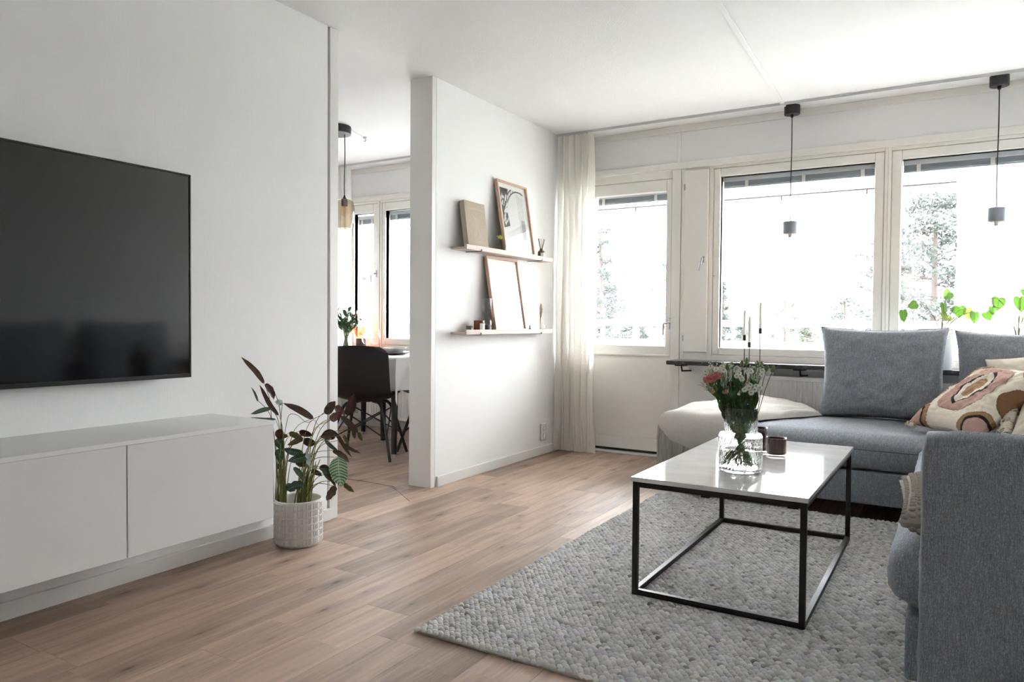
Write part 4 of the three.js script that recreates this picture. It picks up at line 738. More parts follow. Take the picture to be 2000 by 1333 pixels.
// fine gypsophila clouds
for (const [label, cs] of [['cloud of tiny white gypsophila on the curtain side of the bouquet', [[1386, 716], [1380, 738], [1376, 752], [1392, 712], [1370, 750]]], ['cloud of tiny white gypsophila between the carnations', [[1406, 712], [1402, 728], [1432, 712], [1440, 722]]], ['cloud of tiny white gypsophila beside the tall buds', [[1470, 716], [1480, 722], [1492, 716], [1478, 738]]]]) {
  const o = thing('gypsophila', label, 'flower', [0, 0, 0], 0, 'gypsophila in the vase'), c = aim(cs[0][0], cs[0][1] + 30, 0), node = c.lerp(neck(c, 0), 0.4); stemTo(o, node, 0.0014); const tw = [], fl = [];
  for (const [u, v] of cs) for (let i = 0; i < 9; i++) { const p = aim(u + rr(-9, 9), v + rr(-9, 9), rr(-0.04, 0.03)); tw.push(tube([node, node.clone().lerp(p, 0.6).add(V(rr(-.01, .01), 0.006, rr(-.01, .01))), p], 0.0005, 6, 4)); fl.push(new THREE.IcosahedronGeometry(0.0028, 0).translate(p.x, p.y, p.z)); }
  part(o, 'twigs', merge(tw), G.stem); const b = part(o, 'tiny_blossoms', merge(fl), G.white); b.userData.kind = 'stuff';
}
// carnations
for (const [label, u, v, off, r, m] of [['bright pink carnation at the outer edge of the bouquet', 1386, 743, 0.02, 0.0215, G.pink], ['bright pink carnation tucked against green leaves', 1401, 738, 0.01, 0.019, G.pink], ['small peach carnation bud low in the bouquet', 1416, 767, 0.04, 0.0095, G.peach], ['dark wine carnation deep inside the bouquet', 1427, 752, 0.0, 0.012, G.wine], ['small peach carnation behind the white buttons', 1462, 744, 0.0, 0.009, G.peach], ['closing pink carnation on the low outer stem', 1393, 766, 0.03, 0.008, G.peach]]) {
  const o = thing('carnation', label, 'flower', [0, 0, 0]), p = aim(u, v, off); stemTo(o, p, 0.0017);
  const d = p.clone().sub(neck(p, 0)).normalize().add(facing(VC).multiplyScalar(-0.25)), b = turnTo(part(o, 'bloom', frill(r, 90), m), d); b.position.copy(p);
  const cx = turnTo(part(o, 'calyx', lathe([[0.001, -r * 1.5], [r * 0.42, -r * 1.1], [r * 0.5, -r * 0.2], [r * 0.62, r * 0.12]], 12), G.bud), d); cx.position.copy(p);
  for (const t of [0.35, 0.6]) { const q = p.clone().lerp(neck(p, 0), t); part(o, 'leaf', leafGeo(q, q.clone().add(V(rr(-0.03, 0.03), 0.03, rr(-0.03, 0.03))), 0.006, 0.2), G.leaf); }
}
// tall buds with pale rims
for (const [u, v, off] of [[1430, 719, 0], [1449, 716, 0.01], [1458, 711, -0.01], [1478, 717, 0.0], [1486, 718, -0.02], [1496, 724, 0.0], [1508, 726, 0.01], [1472, 730, 0.02], [1421, 722, 0.02], [1414, 745, 0.04], [1398, 763, 0.03]]) {
  const o = thing('lisianthus_bud', 'stem with a closed green bud and pale rim in the bouquet', 'flower bud', [0, 0, 0], 0, 'closed green buds in the vase'), p = aim(u, v, off); stemTo(o, p, 0.0014);
  const d = p.clone().sub(neck(p, 0)).normalize(), b = turnTo(part(o, 'bud', lathe([[0, -0.006], [0.0058, 0.001], [0.0068, 0.009], [0.0048, 0.017], [0.0, 0.024]], 10).scale(1, 1, 0.65), G.bud), d); b.position.copy(p); const rm = turnTo(part(o, 'sepal_rim', tube([[0, -0.005, 0], [0.0068, 0.004, 0], [0.006, 0.014, 0], [0, 0.0245, 0], [-0.006, 0.014, 0], [-0.0068, 0.004, 0]], 0.0009, 24, 4, true), G.rim), d); rm.position.copy(p);
}
// broad green leaves filling the neck of the vase
for (let i = 0; i < 40; i++) {
  const u = rr(1396, 1480), v = 800 - rr(8, 66) * (1 - Math.abs(u - 1437) / 110), off = rr(-0.05, 0.06), o = thing('foliage_stem', 'leafy dark green stem filling the bouquet', 'foliage', [0, 0, 0], 0, 'leafy stems in the vase'), p = aim(u, v, off); stemTo(o, p, 0.0018);
  const n = neck(p, 0); for (let k = 0; k < 4; k++) { const q = p.clone().lerp(n, 0.05 + k * 0.3), a = rr(0, 6.28), L = rr(0.04, 0.075); part(o, 'leaf', leafGeo(q, q.clone().add(V(Math.cos(a) * L * 0.34, L * 0.85, Math.sin(a) * L * 0.34)), rr(0.012, 0.024), rr(-0.15, 0.2), V(Math.sin(a), 0.3, -Math.cos(a)), 6), G.leaf); }
}
// ---------------------------------------------------------------- potted calathea beside the cabinet
const PC = V(-2.566, 0, -2.352);
{
  const pl = thing('potted_plant', 'tall straggly calathea with maroon leaves in a white pot', 'plant', PC.toArray());
  const potMat = mat({ color: lin(0.74, 0.71, 0.68), roughness: 0.6 }), r = 0.104, H = 0.208;
  const pot = part(pl, 'pot', lathe([[0, 0], [r - 0.012, 0], [r - 0.006, 0.004], [r - 0.003, 0.012], [r, 0.014], [r + 0.001, H - 0.004], [r, H], [r - 0.004, H], [r - 0.006, H - 0.006], [r - 0.008, 0.16], [0, 0.16]], 56), potMat);
  const bw = 0.0165, bh = 0.0262, blk = merge([rbx(-bw / 2, -bw / 2 + 0.0048, -bh / 2, bh / 2, 0, 0.0062, 0.0016), rbx(bw / 2 - 0.0048, bw / 2, -bh / 2, bh / 2, 0, 0.0062, 0.0016), rbx(-bw / 2, bw / 2, bh / 2 - 0.0045, bh / 2, 0, 0.0062, 0.0016), rbx(-bw / 2, bw / 2, -bh / 2, -bh / 2 + 0.003, 0, 0.005, 0.0014)]);
  const low = (() => { const g = new THREE.BoxGeometry(bw, bh, 0.0062).translate(0, 0, 0.0031), p = g.attributes.position; for (let i = 0; i < p.count; i++) if (p.getZ(i) > 0.003) { p.setX(i, p.getX(i) * 0.78); p.setY(i, p.getY(i) * 0.86); } g.computeVertexNormals(); return g; })();
  for (let j = 0; j < 6; j++) for (let i = 0; i < 36; i++) { const a = (i + (j % 2) * 0.0) / 36 * 2 * Math.PI, m = part(pot, 'block', i % 2 ? blk : low, potMat); m.position.set(Math.sin(a) * (r - 0.0005), 0.029 + j * 0.0312, Math.cos(a) * (r - 0.0005)); m.rotation.y = a; }
  part(pl, 'soil', lathe([[0, 0.166], [0.05, 0.165], [r - 0.008, 0.161]], 28), mat({ color: lin(0.05, 0.035, 0.025), roughness: 1 }));
  part(pl, 'plant_tag', rbx(-0.012, 0.012, 0.16, 0.205, -0.001, 0.001, 0.0005).rotateY(0.6).translate(-0.045, 0, 0.06), mat({ color: lin(0.02, 0.20, 0.17), roughness: 0.5 }));
  const stripe = (a, b, c) => canvasTex(128, 256, (g, W, Hh) => { g.fillStyle = a; g.fillRect(0, 0, W, Hh); for (let i = -1; i < 11; i++) for (const s of [-1, 1]) { g.fillStyle = b; g.beginPath(); const y = i * 25 + 14; g.moveTo(64, y + 26); g.quadraticCurveTo(64 + s * 34, y + 18, 64 + s * 66, y - 10); g.lineTo(64 + s * 66, y + 2); g.quadraticCurveTo(64 + s * 34, y + 30, 64, y + 32); g.fill(); } g.fillStyle = c; g.fillRect(62, 0, 4, Hh); });
  const LM = {
    maroon: phys({ map: canvasTex(64, 128, (g, W, Hh) => { g.fillStyle = '#4d2f28'; g.fillRect(0, 0, W, Hh); g.strokeStyle = '#5c3a33'; for (let i = 0; i < 16; i++) { g.beginPath(); g.moveTo(32, i * 9); g.lineTo(0, i * 9 - 14); g.moveTo(32, i * 9); g.lineTo(64, i * 9 - 14); g.stroke(); } g.fillStyle = '#63423a'; g.fillRect(31, 0, 2, Hh); }), roughness: 0.5, transmission: 0.12, thickness: 0 }),
    brown: phys({ color: lin(0.075, 0.042, 0.026), roughness: 0.55, transmission: 0.12, thickness: 0 }),
    pinkish: phys({ color: lin(0.16, 0.07, 0.065), roughness: 0.5, transmission: 0.2, thickness: 0 }),
    olive: phys({ color: lin(0.10, 0.085, 0.022), roughness: 0.5, transmission: 0.15, thickness: 0 }),
    green: phys({ map: stripe('#4e6b57', '#22382e', '#7f9a80'), roughness: 0.42 }),
    bright: phys({ map: stripe('#b4cfb2', '#4c7a49', '#d3e3c6'), roughness: 0.42, transmission: 0.15, thickness: 0 }),
    silver: phys({ color: lin(0.50, 0.58, 0.58), roughness: 0.5 }),
  };
  const wavyLeaf = (a, b, w, bend, side, k) => { // oblong blade with a folded midrib, rippled rims and a drawn-out tip
    const d = V().subVectors(b, a), L = d.length(), t = d.clone().normalize(), s = V().crossVectors(t, side).normalize(), n = V().crossVectors(s, t), ph = k * 1.7, fold = 0.25 + 0.5 * ((k * 0.618) % 1);
    return sheet(8, 18, (u, v, o) => {
      const e = 2 * u - 1, prof = Math.pow(Math.sin(Math.PI * Math.pow(clamp(v, 0, 1), 0.78)), 0.55) * (v > 0.8 ? 1 - 0.55 * (v - 0.8) / 0.2 : 1), x = e * w * 0.5 * prof;
      o.copy(a).addScaledVector(t, v * L).addScaledVector(s, x * (1 - 0.18 * fold) + 0.035 * L * Math.sin(v * 4 + ph)).addScaledVector(n, L * bend * Math.sin(Math.PI * v) + Math.abs(x) * fold + 0.10 * w * prof * Math.abs(e) * Math.sin(v * 17 + ph + (e > 0 ? 1.6 : 0)) - 0.05 * L * v * v);
    });
  };
  const stemM = mat({ color: lin(0.20, 0.21, 0.055), roughness: 0.6 }), thinM = mat({ color: lin(0.07, 0.055, 0.03), roughness: 0.7 });
  const at = (u, v, off = 0) => { const p = atP(u, v, PC, off); if (p.x < XL + 0.012) p.x = XL + 0.012; return p.sub(V(PC.x, 0, PC.z)); };
  const L0 = at(549, 984, 0.0), R0 = at(590, 984, 0.0); L0.y = R0.y = 0.163;
  // [leaf base u v, tip u v, width in px, kind, depth offset, bundle, bend]
  const leaves = [
    [516, 750, 466, 696, 9, 'maroon', .02, 0, .06], [520, 749, 535, 781, 11, 'maroon', .02, 0, .1], [545, 812, 505, 753, 8, 'maroon', .0, 0, .06], [505, 784, 484, 757, 4, 'green', .05, 0, .05], [530, 799, 489, 808, 8, 'green', -.03, 0, .14], [539, 821, 489, 815, 5, 'green', .03, 0, .05],
    [552, 787, 537, 786, 11, 'silver', -.01, 0, .35], [613, 817, 553, 788, 12, 'brown', .0, 0, .1], [585, 842, 610, 853, 12, 'maroon', .0, 0, .1], [565, 845, 593, 858, 11, 'olive', .01, 0, .15], [540, 841, 553, 858, 15, 'maroon', .01, 0, .1], [553, 851, 563, 853, 8, 'olive', .0, 0, .1],
    [541, 857, 551, 880, 15, 'green', .0, 0, .1], [541, 878, 550, 903, 14, 'green', -.01, 0, .1], [592, 862, 618, 866, 15, 'maroon', .01, 0, .12], [592, 858, 561, 869, 10, 'olive', .0, 0, .12], [592, 888, 553, 876, 13, 'green', .0, 0, .12], [601, 888, 562, 903, 15, 'green', -.03, 1, .12],
    [598, 882, 605, 913, 10, 'silver', -.04, 1, .12], [603, 905, 577, 906, 12, 'brown', .0, 1, .12], [574, 913, 595, 940, 10, 'green', -.03, 1, .08], [593, 946, 561, 958, 17, 'green', -.05, 1, .15], [560, 946, 576, 960, 14, 'green', -.04, 0, .15], [608, 918, 629, 931, 9, 'brown', .0, 1, .15], [624, 912, 650, 926, 14, 'brown', .01, 1, .12], [629, 916, 655, 942, 12, 'green', .0, 1, .1],
    [662, 893, 664, 953, 30, 'bright', -.10, 1, .1], [672, 943, 691, 963, 9, 'olive', -.06, 1, .1], [655, 950, 638, 979, 15, 'brown', -.06, 1, .12], [655, 848, 626, 854, 20, 'brown', -.02, 1, .15], [635, 859, 661, 886, 7, 'green', -.03, 1, .08], [650, 880, 683, 904, 10, 'brown', -.06, 1, .1], [648, 842, 690, 893, 7, 'brown', -.05, 1, .06], [660, 861, 705, 887, 6, 'brown', -.06, 1, .06],
    [634, 808, 656, 785, 15, 'brown', -.03, 1, .12], [645, 821, 668, 805, 15, 'pinkish', -.05, 1, .12], [653, 796, 676, 808, 14, 'pinkish', -.04, 1, .12], [678, 812, 693, 770, 18, 'maroon', -.06, 1, .08], [667, 812, 701, 849, 11, 'brown', -.05, 1, .1], [689, 838, 694, 858, 7, 'brown', -.07, 1, .1], [700, 845, 708, 862, 7, 'olive', -.07, 1, .1], [672, 850, 681, 872, 6, 'olive', -.08, 1, .1], [638, 925, 656, 952, 7, 'brown', -.05, 1, .1], [545, 905, 541, 918, 7, 'brown', .02, 0, .1],
  ];
  leaves.forEach(([u0, v0, u1, v1, w, kind, off, b, bend], k) => {
    const A = at(u0, v0, off), B = at(u1, v1, off - 0.01), S = (b ? R0 : L0).clone().add(V(rr(-0.03, 0.03), 0, rr(-0.03, 0.03)));
    const view = facing(PC).negate().add(V(rr(-0.5, 0.5), rr(-0.2, 0.5), rr(-0.5, 0.5))).normalize();
    part(pl, 'leaf', wavyLeaf(A, B, w * 3.4 / FPX * 1.2, bend * (k % 2 ? 0.6 : -0.6), view, k), LM[kind]);
    const q = A.clone().sub(S), m1 = S.clone().add(V(q.x * 0.12, q.y * 0.45, q.z * 0.12)), m2 = S.clone().add(V(q.x * 0.45, q.y * 0.85 + 0.02, q.z * 0.45));
    part(pl, 'stem', taper([S, m1, m2, A], 0.0030, 0.0011, 18, 5), A.y > 0.62 ? thinM : stemM);
  });
  for (let i = 0; i < 22; i++) { const b = i % 2, S = (b ? R0 : L0).clone().add(V(rr(-0.035, 0.035), 0, rr(-0.035, 0.035))), T = b ? at(rr(600, 632), rr(880, 925), rr(-.03, .03)) : at(rr(543, 558), rr(860, 920), rr(-.03, .03)); part(pl, 'stem', taper([S, S.clone().lerp(T, 0.5).add(V(0, 0.01, 0)), T], 0.0034, 0.0016, 10, 5), stemM); }
  part(pl, 'dry_tendril', taper([R0, at(625, 930, -.1), at(685, 937, -.2), at(755, 949, -.26), at(770, 955, -.27), at(800, 980, -.27)], 0.0016, 0.0008, 30, 5), thinM);
  part(pl, 'leaf', leafGeo(at(757, 949, -.265), at(777, 959, -.265), 0.009, 0.1, V(0, 1, 0.2), 8), LM.brown);
  part(pl, 'dry_tendril', taper([at(552, 880, 0), at(558, 836, 0), at(566, 810, 0), at(580, 811, 0), at(600, 826, 0), at(613, 821, 0), at(625, 838, 0)], 0.0016, 0.0008, 30, 5), thinM);
}
// ---------------------------------------------------------------- leafy plants on the sill behind the sofa
{
  const heart = (w, h) => { const s = new THREE.Shape(); s.moveTo(0, 0); s.bezierCurveTo(-0.10 * w, 0.16 * h, -0.5 * w, 0.20 * h, -0.52 * w, -0.16 * h); s.bezierCurveTo(-0.5 * w, -0.48 * h, -0.18 * w, -0.66 * h, 0, -0.86 * h); s.bezierCurveTo(0.18 * w, -0.66 * h, 0.5 * w, -0.48 * h, 0.52 * w, -0.16 * h); s.bezierCurveTo(0.5 * w, 0.20 * h, 0.10 * w, 0.16 * h, 0, 0); const g = new THREE.ShapeGeometry(s, 14); return warp(g, (o) => { o.z = -0.16 * Math.abs(o.x) + 0.9 * o.x * o.x - 0.8 * (o.y + 0.3 * h) ** 2; }); };
  const leafM = phys({ color: lin(0.085, 0.20, 0.022), roughness: 0.6, transmission: 0.35, thickness: 0 }), paleM = phys({ color: lin(0.20, 0.26, 0.05), roughness: 0.65, transmission: 0.45, thickness: 0 }), dryM = phys({ color: lin(0.38, 0.36, 0.28), roughness: 0.8, transmission: 0.3, thickness: 0 }), st = mat({ color: lin(0.13, 0.17, 0.07), roughness: 0.6 }), ribM = mat({ color: lin(0.24, 0.36, 0.10), roughness: 0.6 });
  const potW = mat({ color: lin(0.80, 0.80, 0.80), roughness: 0.4 }), z = -5.25;
  const plant = (label, u0, ybase, list, potR, potH) => {
    const c = atZ(u0, 660, z), o = thing('leafy_plant', label, 'plant', [c.x, 0.752, z]);
    part(o, 'pot', lathe([[0, 0], [potR * 0.78, 0], [potR, potH], [potR - 0.005, potH], [potR - 0.006, potH - 0.02], [0, potH - 0.022]], 36), potW);
    for (const [u, v, w, h, rot, kind, su] of list) {
      const P = atZ(u, v, z + rr(-0.03, 0.05)), s = 4.3 / FPX, q = P.clone().sub(o.position), S = V((su ?? 0) * 0.01, potH - 0.02, rr(-0.02, 0.02));
      const m = part(o, 'leaf', heart(w * s, h * s), kind === 1 ? paleM : kind === 2 ? dryM : leafM); m.position.copy(q); m.rotation.set(rr(-0.25, 0.1), 0.45 + rr(-0.3, 0.3), rot);
      if (!kind) part(m, 'midrib', tube([[0, 0, 0.001], [0, -h * s * 0.4, -0.001], [0, -h * s * 0.82, -0.006]], 0.0008, 8, 4), ribM);
      part(o, 'stem', taper([S, V(q.x * 0.25, S.y + (q.y - S.y) * 0.6, q.z * 0.4), V(q.x * 0.75, S.y + (q.y - S.y) * 0.98, q.z), q], 0.0028, 0.0014, 16, 5), st);
    }
  };
  plant('bright green heart-leaved plant on the sill behind the gap between cushions', 1838, 0, [[1764, 608, 16, 30, 0.1], [1790, 594, 18, 26, -1.1], [1843, 594, 15, 32, 0.15], [1856, 571, 22, 24, -0.7], [1874, 600, 25, 28, 0], [1890, 604, 22, 28, 0.2, 1], [1905, 611, 21, 28, -0.1], [1850, 615, 24, 16, -0.6, 1], [1866, 622, 10, 26, -0.5, 2]], 0.075, 0.19);
  plant('bright green heart-leaved plant on the sill behind the corner cushion', 1988, 0, [[1926, 611, 19, 22, 0.5], [1938, 600, 15, 22, 0.2], [1952, 583, 25, 32, -0.15], [1936, 583, 7, 26, 0.2, 2], [1992, 582, 22, 36, 0.1], [2016, 600, 24, 30, -0.3], [2000, 566, 12, 18, 0.2], [1998, 622, 12, 20, -0.9, 2]], 0.085, 0.17);
}
// ---------------------------------------------------------------- dining room seen through the opening
solo('curtain', curtainGeo(-5.16, -4.93, -5.165, CEIL - 0.02, 0.012, 4, 0.04, 0.2, 0.02, 120), sheer, 'sheer white curtain beside the dining room window', 'curtain');
const KT = 0.748, kx1 = -3.60, kz1 = -4.25, kx0 = -4.60, kz0 = -4.98;
{
  const t = thing('dining_table', 'dining table with black tapered legs under a cloth', 'dining table', [0, 0, 0]);
  part(t, 'tabletop', rbx(kx0, kx1, KT - 0.03, KT - 0.004, kz0, kz1, 0.004), M.white);
  for (const [a, b] of [[V(-3.665, KT - 0.03, -4.32), V(-3.585, 0.025, -4.215)], [V(-4.07, KT - 0.03, -4.64), V(-4.095, 0.025, -4.675)], [V(-4.53, KT - 0.03, -4.32), V(-4.58, 0.025, -4.24)], [V(-4.53, KT - 0.03, -4.92), V(-4.58, 0.025, -4.96)], [V(-3.665, KT - 0.03, -4.92), V(-3.62, 0.025, -4.96)]]) { const l = part(t, 'leg', bar(b, a, 0.021, 0.03, 18), M.black); part(l, 'glide', cyl(0.012, 0.012, 0.025, 14).translate(b.x, 0.001, b.z), M.steel); }
  // cloth: flat on top, falling at the rims and drawn out to points at the corners
  const cx = (kx0 + kx1) / 2, cz = (kz0 + kz1) / 2, hx = (kx1 - kx0) / 2, hz = (kz1 - kz0) / 2, drop = 0.25;
  const g = sheet(90, 80, (s, q, o) => {
    const a = (2 * s - 1) * (hx + drop), b = (2 * q - 1) * (hz + drop), ox = Math.max(0, Math.abs(a) - hx), oz = Math.max(0, Math.abs(b) - hz), sx = Math.sign(a), sz = Math.sign(b);
    if (ox === 0 && oz === 0) { o.set(cx + a, KT, cz + b); return; }
    const d = ox > 0 && oz > 0 ? Math.hypot(ox, oz) : ox + oz, wv = 0.012 * Math.sin((a - b) * 26) * Math.min(1, d * 8), cor = ox > 0 && oz > 0 ? Math.min(ox, oz) : 0;
    o.set(cx + sx * (Math.min(Math.abs(a), hx) + (ox > 0 ? 0.006 + 0.06 * d : 0) + (oz > 0 && ox > 0 ? 0.16 * cor : 0)) + (oz > 0 && ox === 0 ? wv * 0.3 : 0), KT - d, cz + sz * (Math.min(Math.abs(b), hz) + (oz > 0 ? 0.006 + 0.06 * d + wv : 0) + (ox > 0 && oz > 0 ? 0.16 * cor : 0)));
    if (ox > 0 && oz === 0) o.x += wv;
  }, 1.4, 1.1);
  solo('tablecloth', g, phys({ map: linenTex, color: lin(0.86, 0.86, 0.87), roughness: 0.95, side: THREE.DoubleSide }), 'pale grey cloth hanging in a point off the dining table', 'tablecloth');
}
// shell chairs on crossed metal legs
const shellMat = phys({ color: lin(0.010, 0.010, 0.012), roughness: 0.36, specularIntensity: 0.8 });
function shellChair(label, pos, turn) {
  const c = thing('shell_chair', label, 'chair', pos, turn, 'black shell chairs at the dining table');
  // local: the sitter looks towards -z, the back stands at +z
  const prof = new THREE.CatmullRomCurve3([V(0, 0.445, -0.25), V(0, 0.455, -0.2), V(0, 0.432, -0.02), V(0, 0.43, 0.10), V(0, 0.49, 0.185), V(0, 0.63, 0.225), V(0, 0.78, 0.255), V(0, 0.845, 0.275)]);
  const f = (off) => sheet(26, 34, (s, t, o) => {
    const p = prof.getPoint(t), x = 2 * s - 1, back = sstep(t, 0.45, 0.62), end = Math.pow(Math.max(0, 1 - Math.pow(Math.max(0, (t - 0.86) / 0.14), 2.2) * 0.32), 0.8), w = lerp(lerp(0.205, 0.235, Math.min(1, t * 2.4)), 0.222, back) * (t > 0.86 ? end : 1) * (t < 0.08 ? 0.82 + 2.25 * t : 1);
    o.set(x * w, p.y + (1 - back) * 0.045 * x * x + off * (1 - back) - back * 0.01 * x * x * (t > 0.9 ? 1 : 0), p.z - back * 0.055 * x * x + off * back * -1);
  }, 0.5, 0.9);
  const a = f(0), b = f(-0.008), id = b.index.array; for (let i = 0; i < id.length; i += 3) { const q = id[i]; id[i] = id[i + 1]; id[i + 1] = q; } b.computeVertexNormals();
  part(c, 'shell', merge([a, b]), shellMat);
  for (const [x, z] of [[1, 1], [-1, 1], [1, -1], [-1, -1]]) part(c, 'leg', tube([[x * 0.05, 0.42, z * 0.02], [x * 0.13, 0.405, z * 0.10], [x * 0.16, 0.34, z * 0.13], [x * 0.245, 0.004, z * 0.225]], 0.0115, 20, 8), M.black);
  for (const z of [1, -1]) part(c, 'cross_brace', merge([bar(V(-0.15, 0.36, z * 0.12), V(0.205, 0.16, z * 0.185), 0.005), bar(V(0.15, 0.36, z * 0.12), V(-0.205, 0.16, z * 0.185), 0.005)]), M.black);
  for (const x of [1, -1]) part(c, 'cross_brace', merge([bar(V(x * 0.15, 0.36, -0.12), V(x * 0.205, 0.16, 0.185), 0.005), bar(V(x * 0.15, 0.36, 0.12), V(x * 0.205, 0.16, -0.185), 0.005)]), M.black);
}
shellChair('black shell chair with its back to the living room', [-3.80, 0, -4.16], 0.42);
shellChair('black shell chair tucked in behind the end of the short wall', [-3.50, 0, -4.66], Math.PI / 2);
// tableware
{
  const sto = mat({ color: lin(0.32, 0.31, 0.30), roughness: 0.5 }), sto2 = mat({ color: lin(0.55, 0.53, 0.50), roughness: 0.5 }), p = atY(768, 692, KT + 0.004);
  const pl = thing('plate', 'wide grey stoneware plate on the pale cloth', 'plate', [p.x + 0.02, KT + 0.002, p.z]);
  part(pl, 'dish', lathe([[0, 0.004], [0.09, 0.004], [0.135, 0.018], [0.137, 0.02], [0.134, 0.022], [0.09, 0.009], [0, 0.008]], 48), sto);
  const bo = thing('bowl', 'grey stoneware bowl standing on the plate', 'bowl', [p.x + 0.02, KT + 0.011, p.z]);
  part(bo, 'dish', lathe([[0, 0], [0.05, 0], [0.085, 0.026], [0.095, 0.045], [0.092, 0.046], [0.08, 0.028], [0.048, 0.006], [0, 0.005]], 48), sto2);
  const wg = phys({ color: lin(0.97, 0.98, 1), roughness: 0, transmission: 1, thickness: 0, ior: 1.5 });
  const glass = (u, zz, label) => { const q = atZ(u, 670, zz), g = thing('wine_glass', label, 'glass', [q.x, KT + 0.001, zz], 0, 'wine glasses on the dining table'); part(g, 'foot', lathe([[0, 0.003], [0.03, 0.002], [0.034, 0.001], [0.03, 0], [0, 0]].reverse(), 32), wg); part(g, 'stem', cyl(0.004, 0.0035, 0.075, 12).translate(0, 0.002, 0), wg); part(g, 'bowl', lathe([[0.002, 0.077], [0.022, 0.084], [0.037, 0.105], [0.041, 0.13], [0.037, 0.165], [0.032, 0.195]], 36), wg); };
  glass(716, -4.62, 'clear wine glass beside the orange lamp'); glass(733, -4.80, 'clear wine glass near the grey plate');
  // orange lamp on the sill
  const lp = atZ(705, 668, -5.27), lm = thing('table_lamp', 'small table lamp with glowing orange glass on a dark base', 'lamp', [lp.x, 0.752, -5.27]);
  part(lm, 'base', lathe([[0, 0], [0.047, 0], [0.048, 0.003], [0.045, 0.10], [0.043, 0.103], [0, 0.103]], 32), mat({ color: lin(0.05, 0.03, 0.022), roughness: 0.5 }));
  part(lm, 'glass_shade', lathe([[0.036, 0.103], [0.052, 0.118], [0.085, 0.165], [0.092, 0.195], [0.088, 0.215]], 40), phys({ color: lin(0.95, 0.52, 0.36), roughness: 0.1, transmission: 0.9, thickness: 0, side: THREE.DoubleSide }));
  part(lm, 'bulb', new THREE.SphereGeometry(0.022, 16, 12).translate(0, 0.15, 0), mat({ color: lin(1, 0.7, 0.4), emissive: lin(1, 0.42, 0.14), emissiveIntensity: 1.2 / EXPO }));
  const L = new THREE.PointLight(new THREE.Color(1, 0.40, 0.16), 0.13 / EXPO); L.position.set(0, 0.15, 0); L.castShadow = true; L.shadow.radius = 1; lm.add(L);
  // bouquet in a fluted vase
  const bc = atZ(676, 672, -4.52), vs = thing('fluted_vase', 'fluted clear glass vase on the dining table', 'vase', [bc.x, KT + 0.001, -4.52]);
  const fg = lathe([[0, 0.002], [0.05, 0.002], [0.054, 0.01], [0.05, 0.13]], 48); warp(fg, (o) => { const a = Math.atan2(o.z, o.x), k = 1 + 0.03 * Math.sin(a * 24); o.x *= k; o.z *= k; }); part(vs, 'glass_wall', fg, wg);
  const B = V(bc.x, 0, -4.52), at = (u, v, off = 0) => atP(u, v, B, off), gm = G;
  let n = 0; const stemK = (o, p) => { const a = n++ * 2.4; return part(o, 'stem', tube([V(B.x + 0.03 * Math.cos(a), KT + 0.015, B.z + 0.03 * Math.sin(a)), V(B.x + 0.01 * Math.cos(a), KT + 0.12, B.z + 0.01 * Math.sin(a)), V().lerpVectors(V(B.x, KT + 0.13, B.z), p, 0.6).add(V(0, 0.01, 0)), p], 0.0022, 14, 5), gm.stem); };
  for (const [u, v, label] of [[693, 618, 'deep pink rose in the dining table bouquet'], [704, 626, 'paler pink rosebud at the edge of the dining table bouquet']]) { const o = thing('rose', label, 'flower', [0, 0, 0]), p = at(u, v, -0.02); stemK(o, p); part(o, 'bloom', frill(0.016, 34).translate(p.x, p.y, p.z), mat({ color: u < 700 ? lin(0.55, 0.05, 0.16) : lin(0.62, 0.22, 0.3), roughness: 0.7 })); }
  for (let i = 0; i < 14; i++) { const u = rr(656, 702), v = rr(604, 640), o = thing('foliage_stem', 'leafy green stem in the dining table bouquet', 'foliage', [0, 0, 0], 0, 'leafy stems in the dining table bouquet'), p = at(u, v, rr(-.05, .05)); stemK(o, p); for (let k = 0; k < 4; k++) { const q = p.clone().lerp(V(B.x, KT + 0.14, B.z), k * 0.22), a = rr(0, 6.28), L2 = rr(0.05, 0.09); part(o, 'leaf', leafGeo(q, q.clone().add(V(Math.cos(a) * L2 * 0.5, L2 * 0.8, Math.sin(a) * L2 * 0.5)), rr(0.016, 0.03), 0.15, V(Math.sin(a), 0.2, -Math.cos(a)), 6), gm.leaf); } }
  for (const cs of [[[672, 612], [682, 604], [690, 632]], [[686, 640], [696, 634], [680, 628]]]) { const o = thing('gypsophila', cs[0][0] === 672 ? 'gypsophila cloud over the dining table roses' : 'gypsophila cloud low in the dining table bouquet', 'flower', [0, 0, 0], 0, 'gypsophila in the dining table vase'), node = at(676, 650); stemK(o, node); const tw = [], fl = []; for (const [u, v] of cs) for (let i = 0; i < 14; i++) { const p = at(u + rr(-10, 10), v + rr(-9, 9), rr(-.05, .04)); tw.push(tube([node, node.clone().lerp(p, 0.6), p], 0.0006, 5, 4)); fl.push(new THREE.IcosahedronGeometry(0.0042, 0).translate(p.x, p.y, p.z)); } part(o, 'twigs', merge(tw), gm.stem); part(o, 'tiny_blossoms', merge(fl), gm.white).userData.kind = 'stuff'; }
}
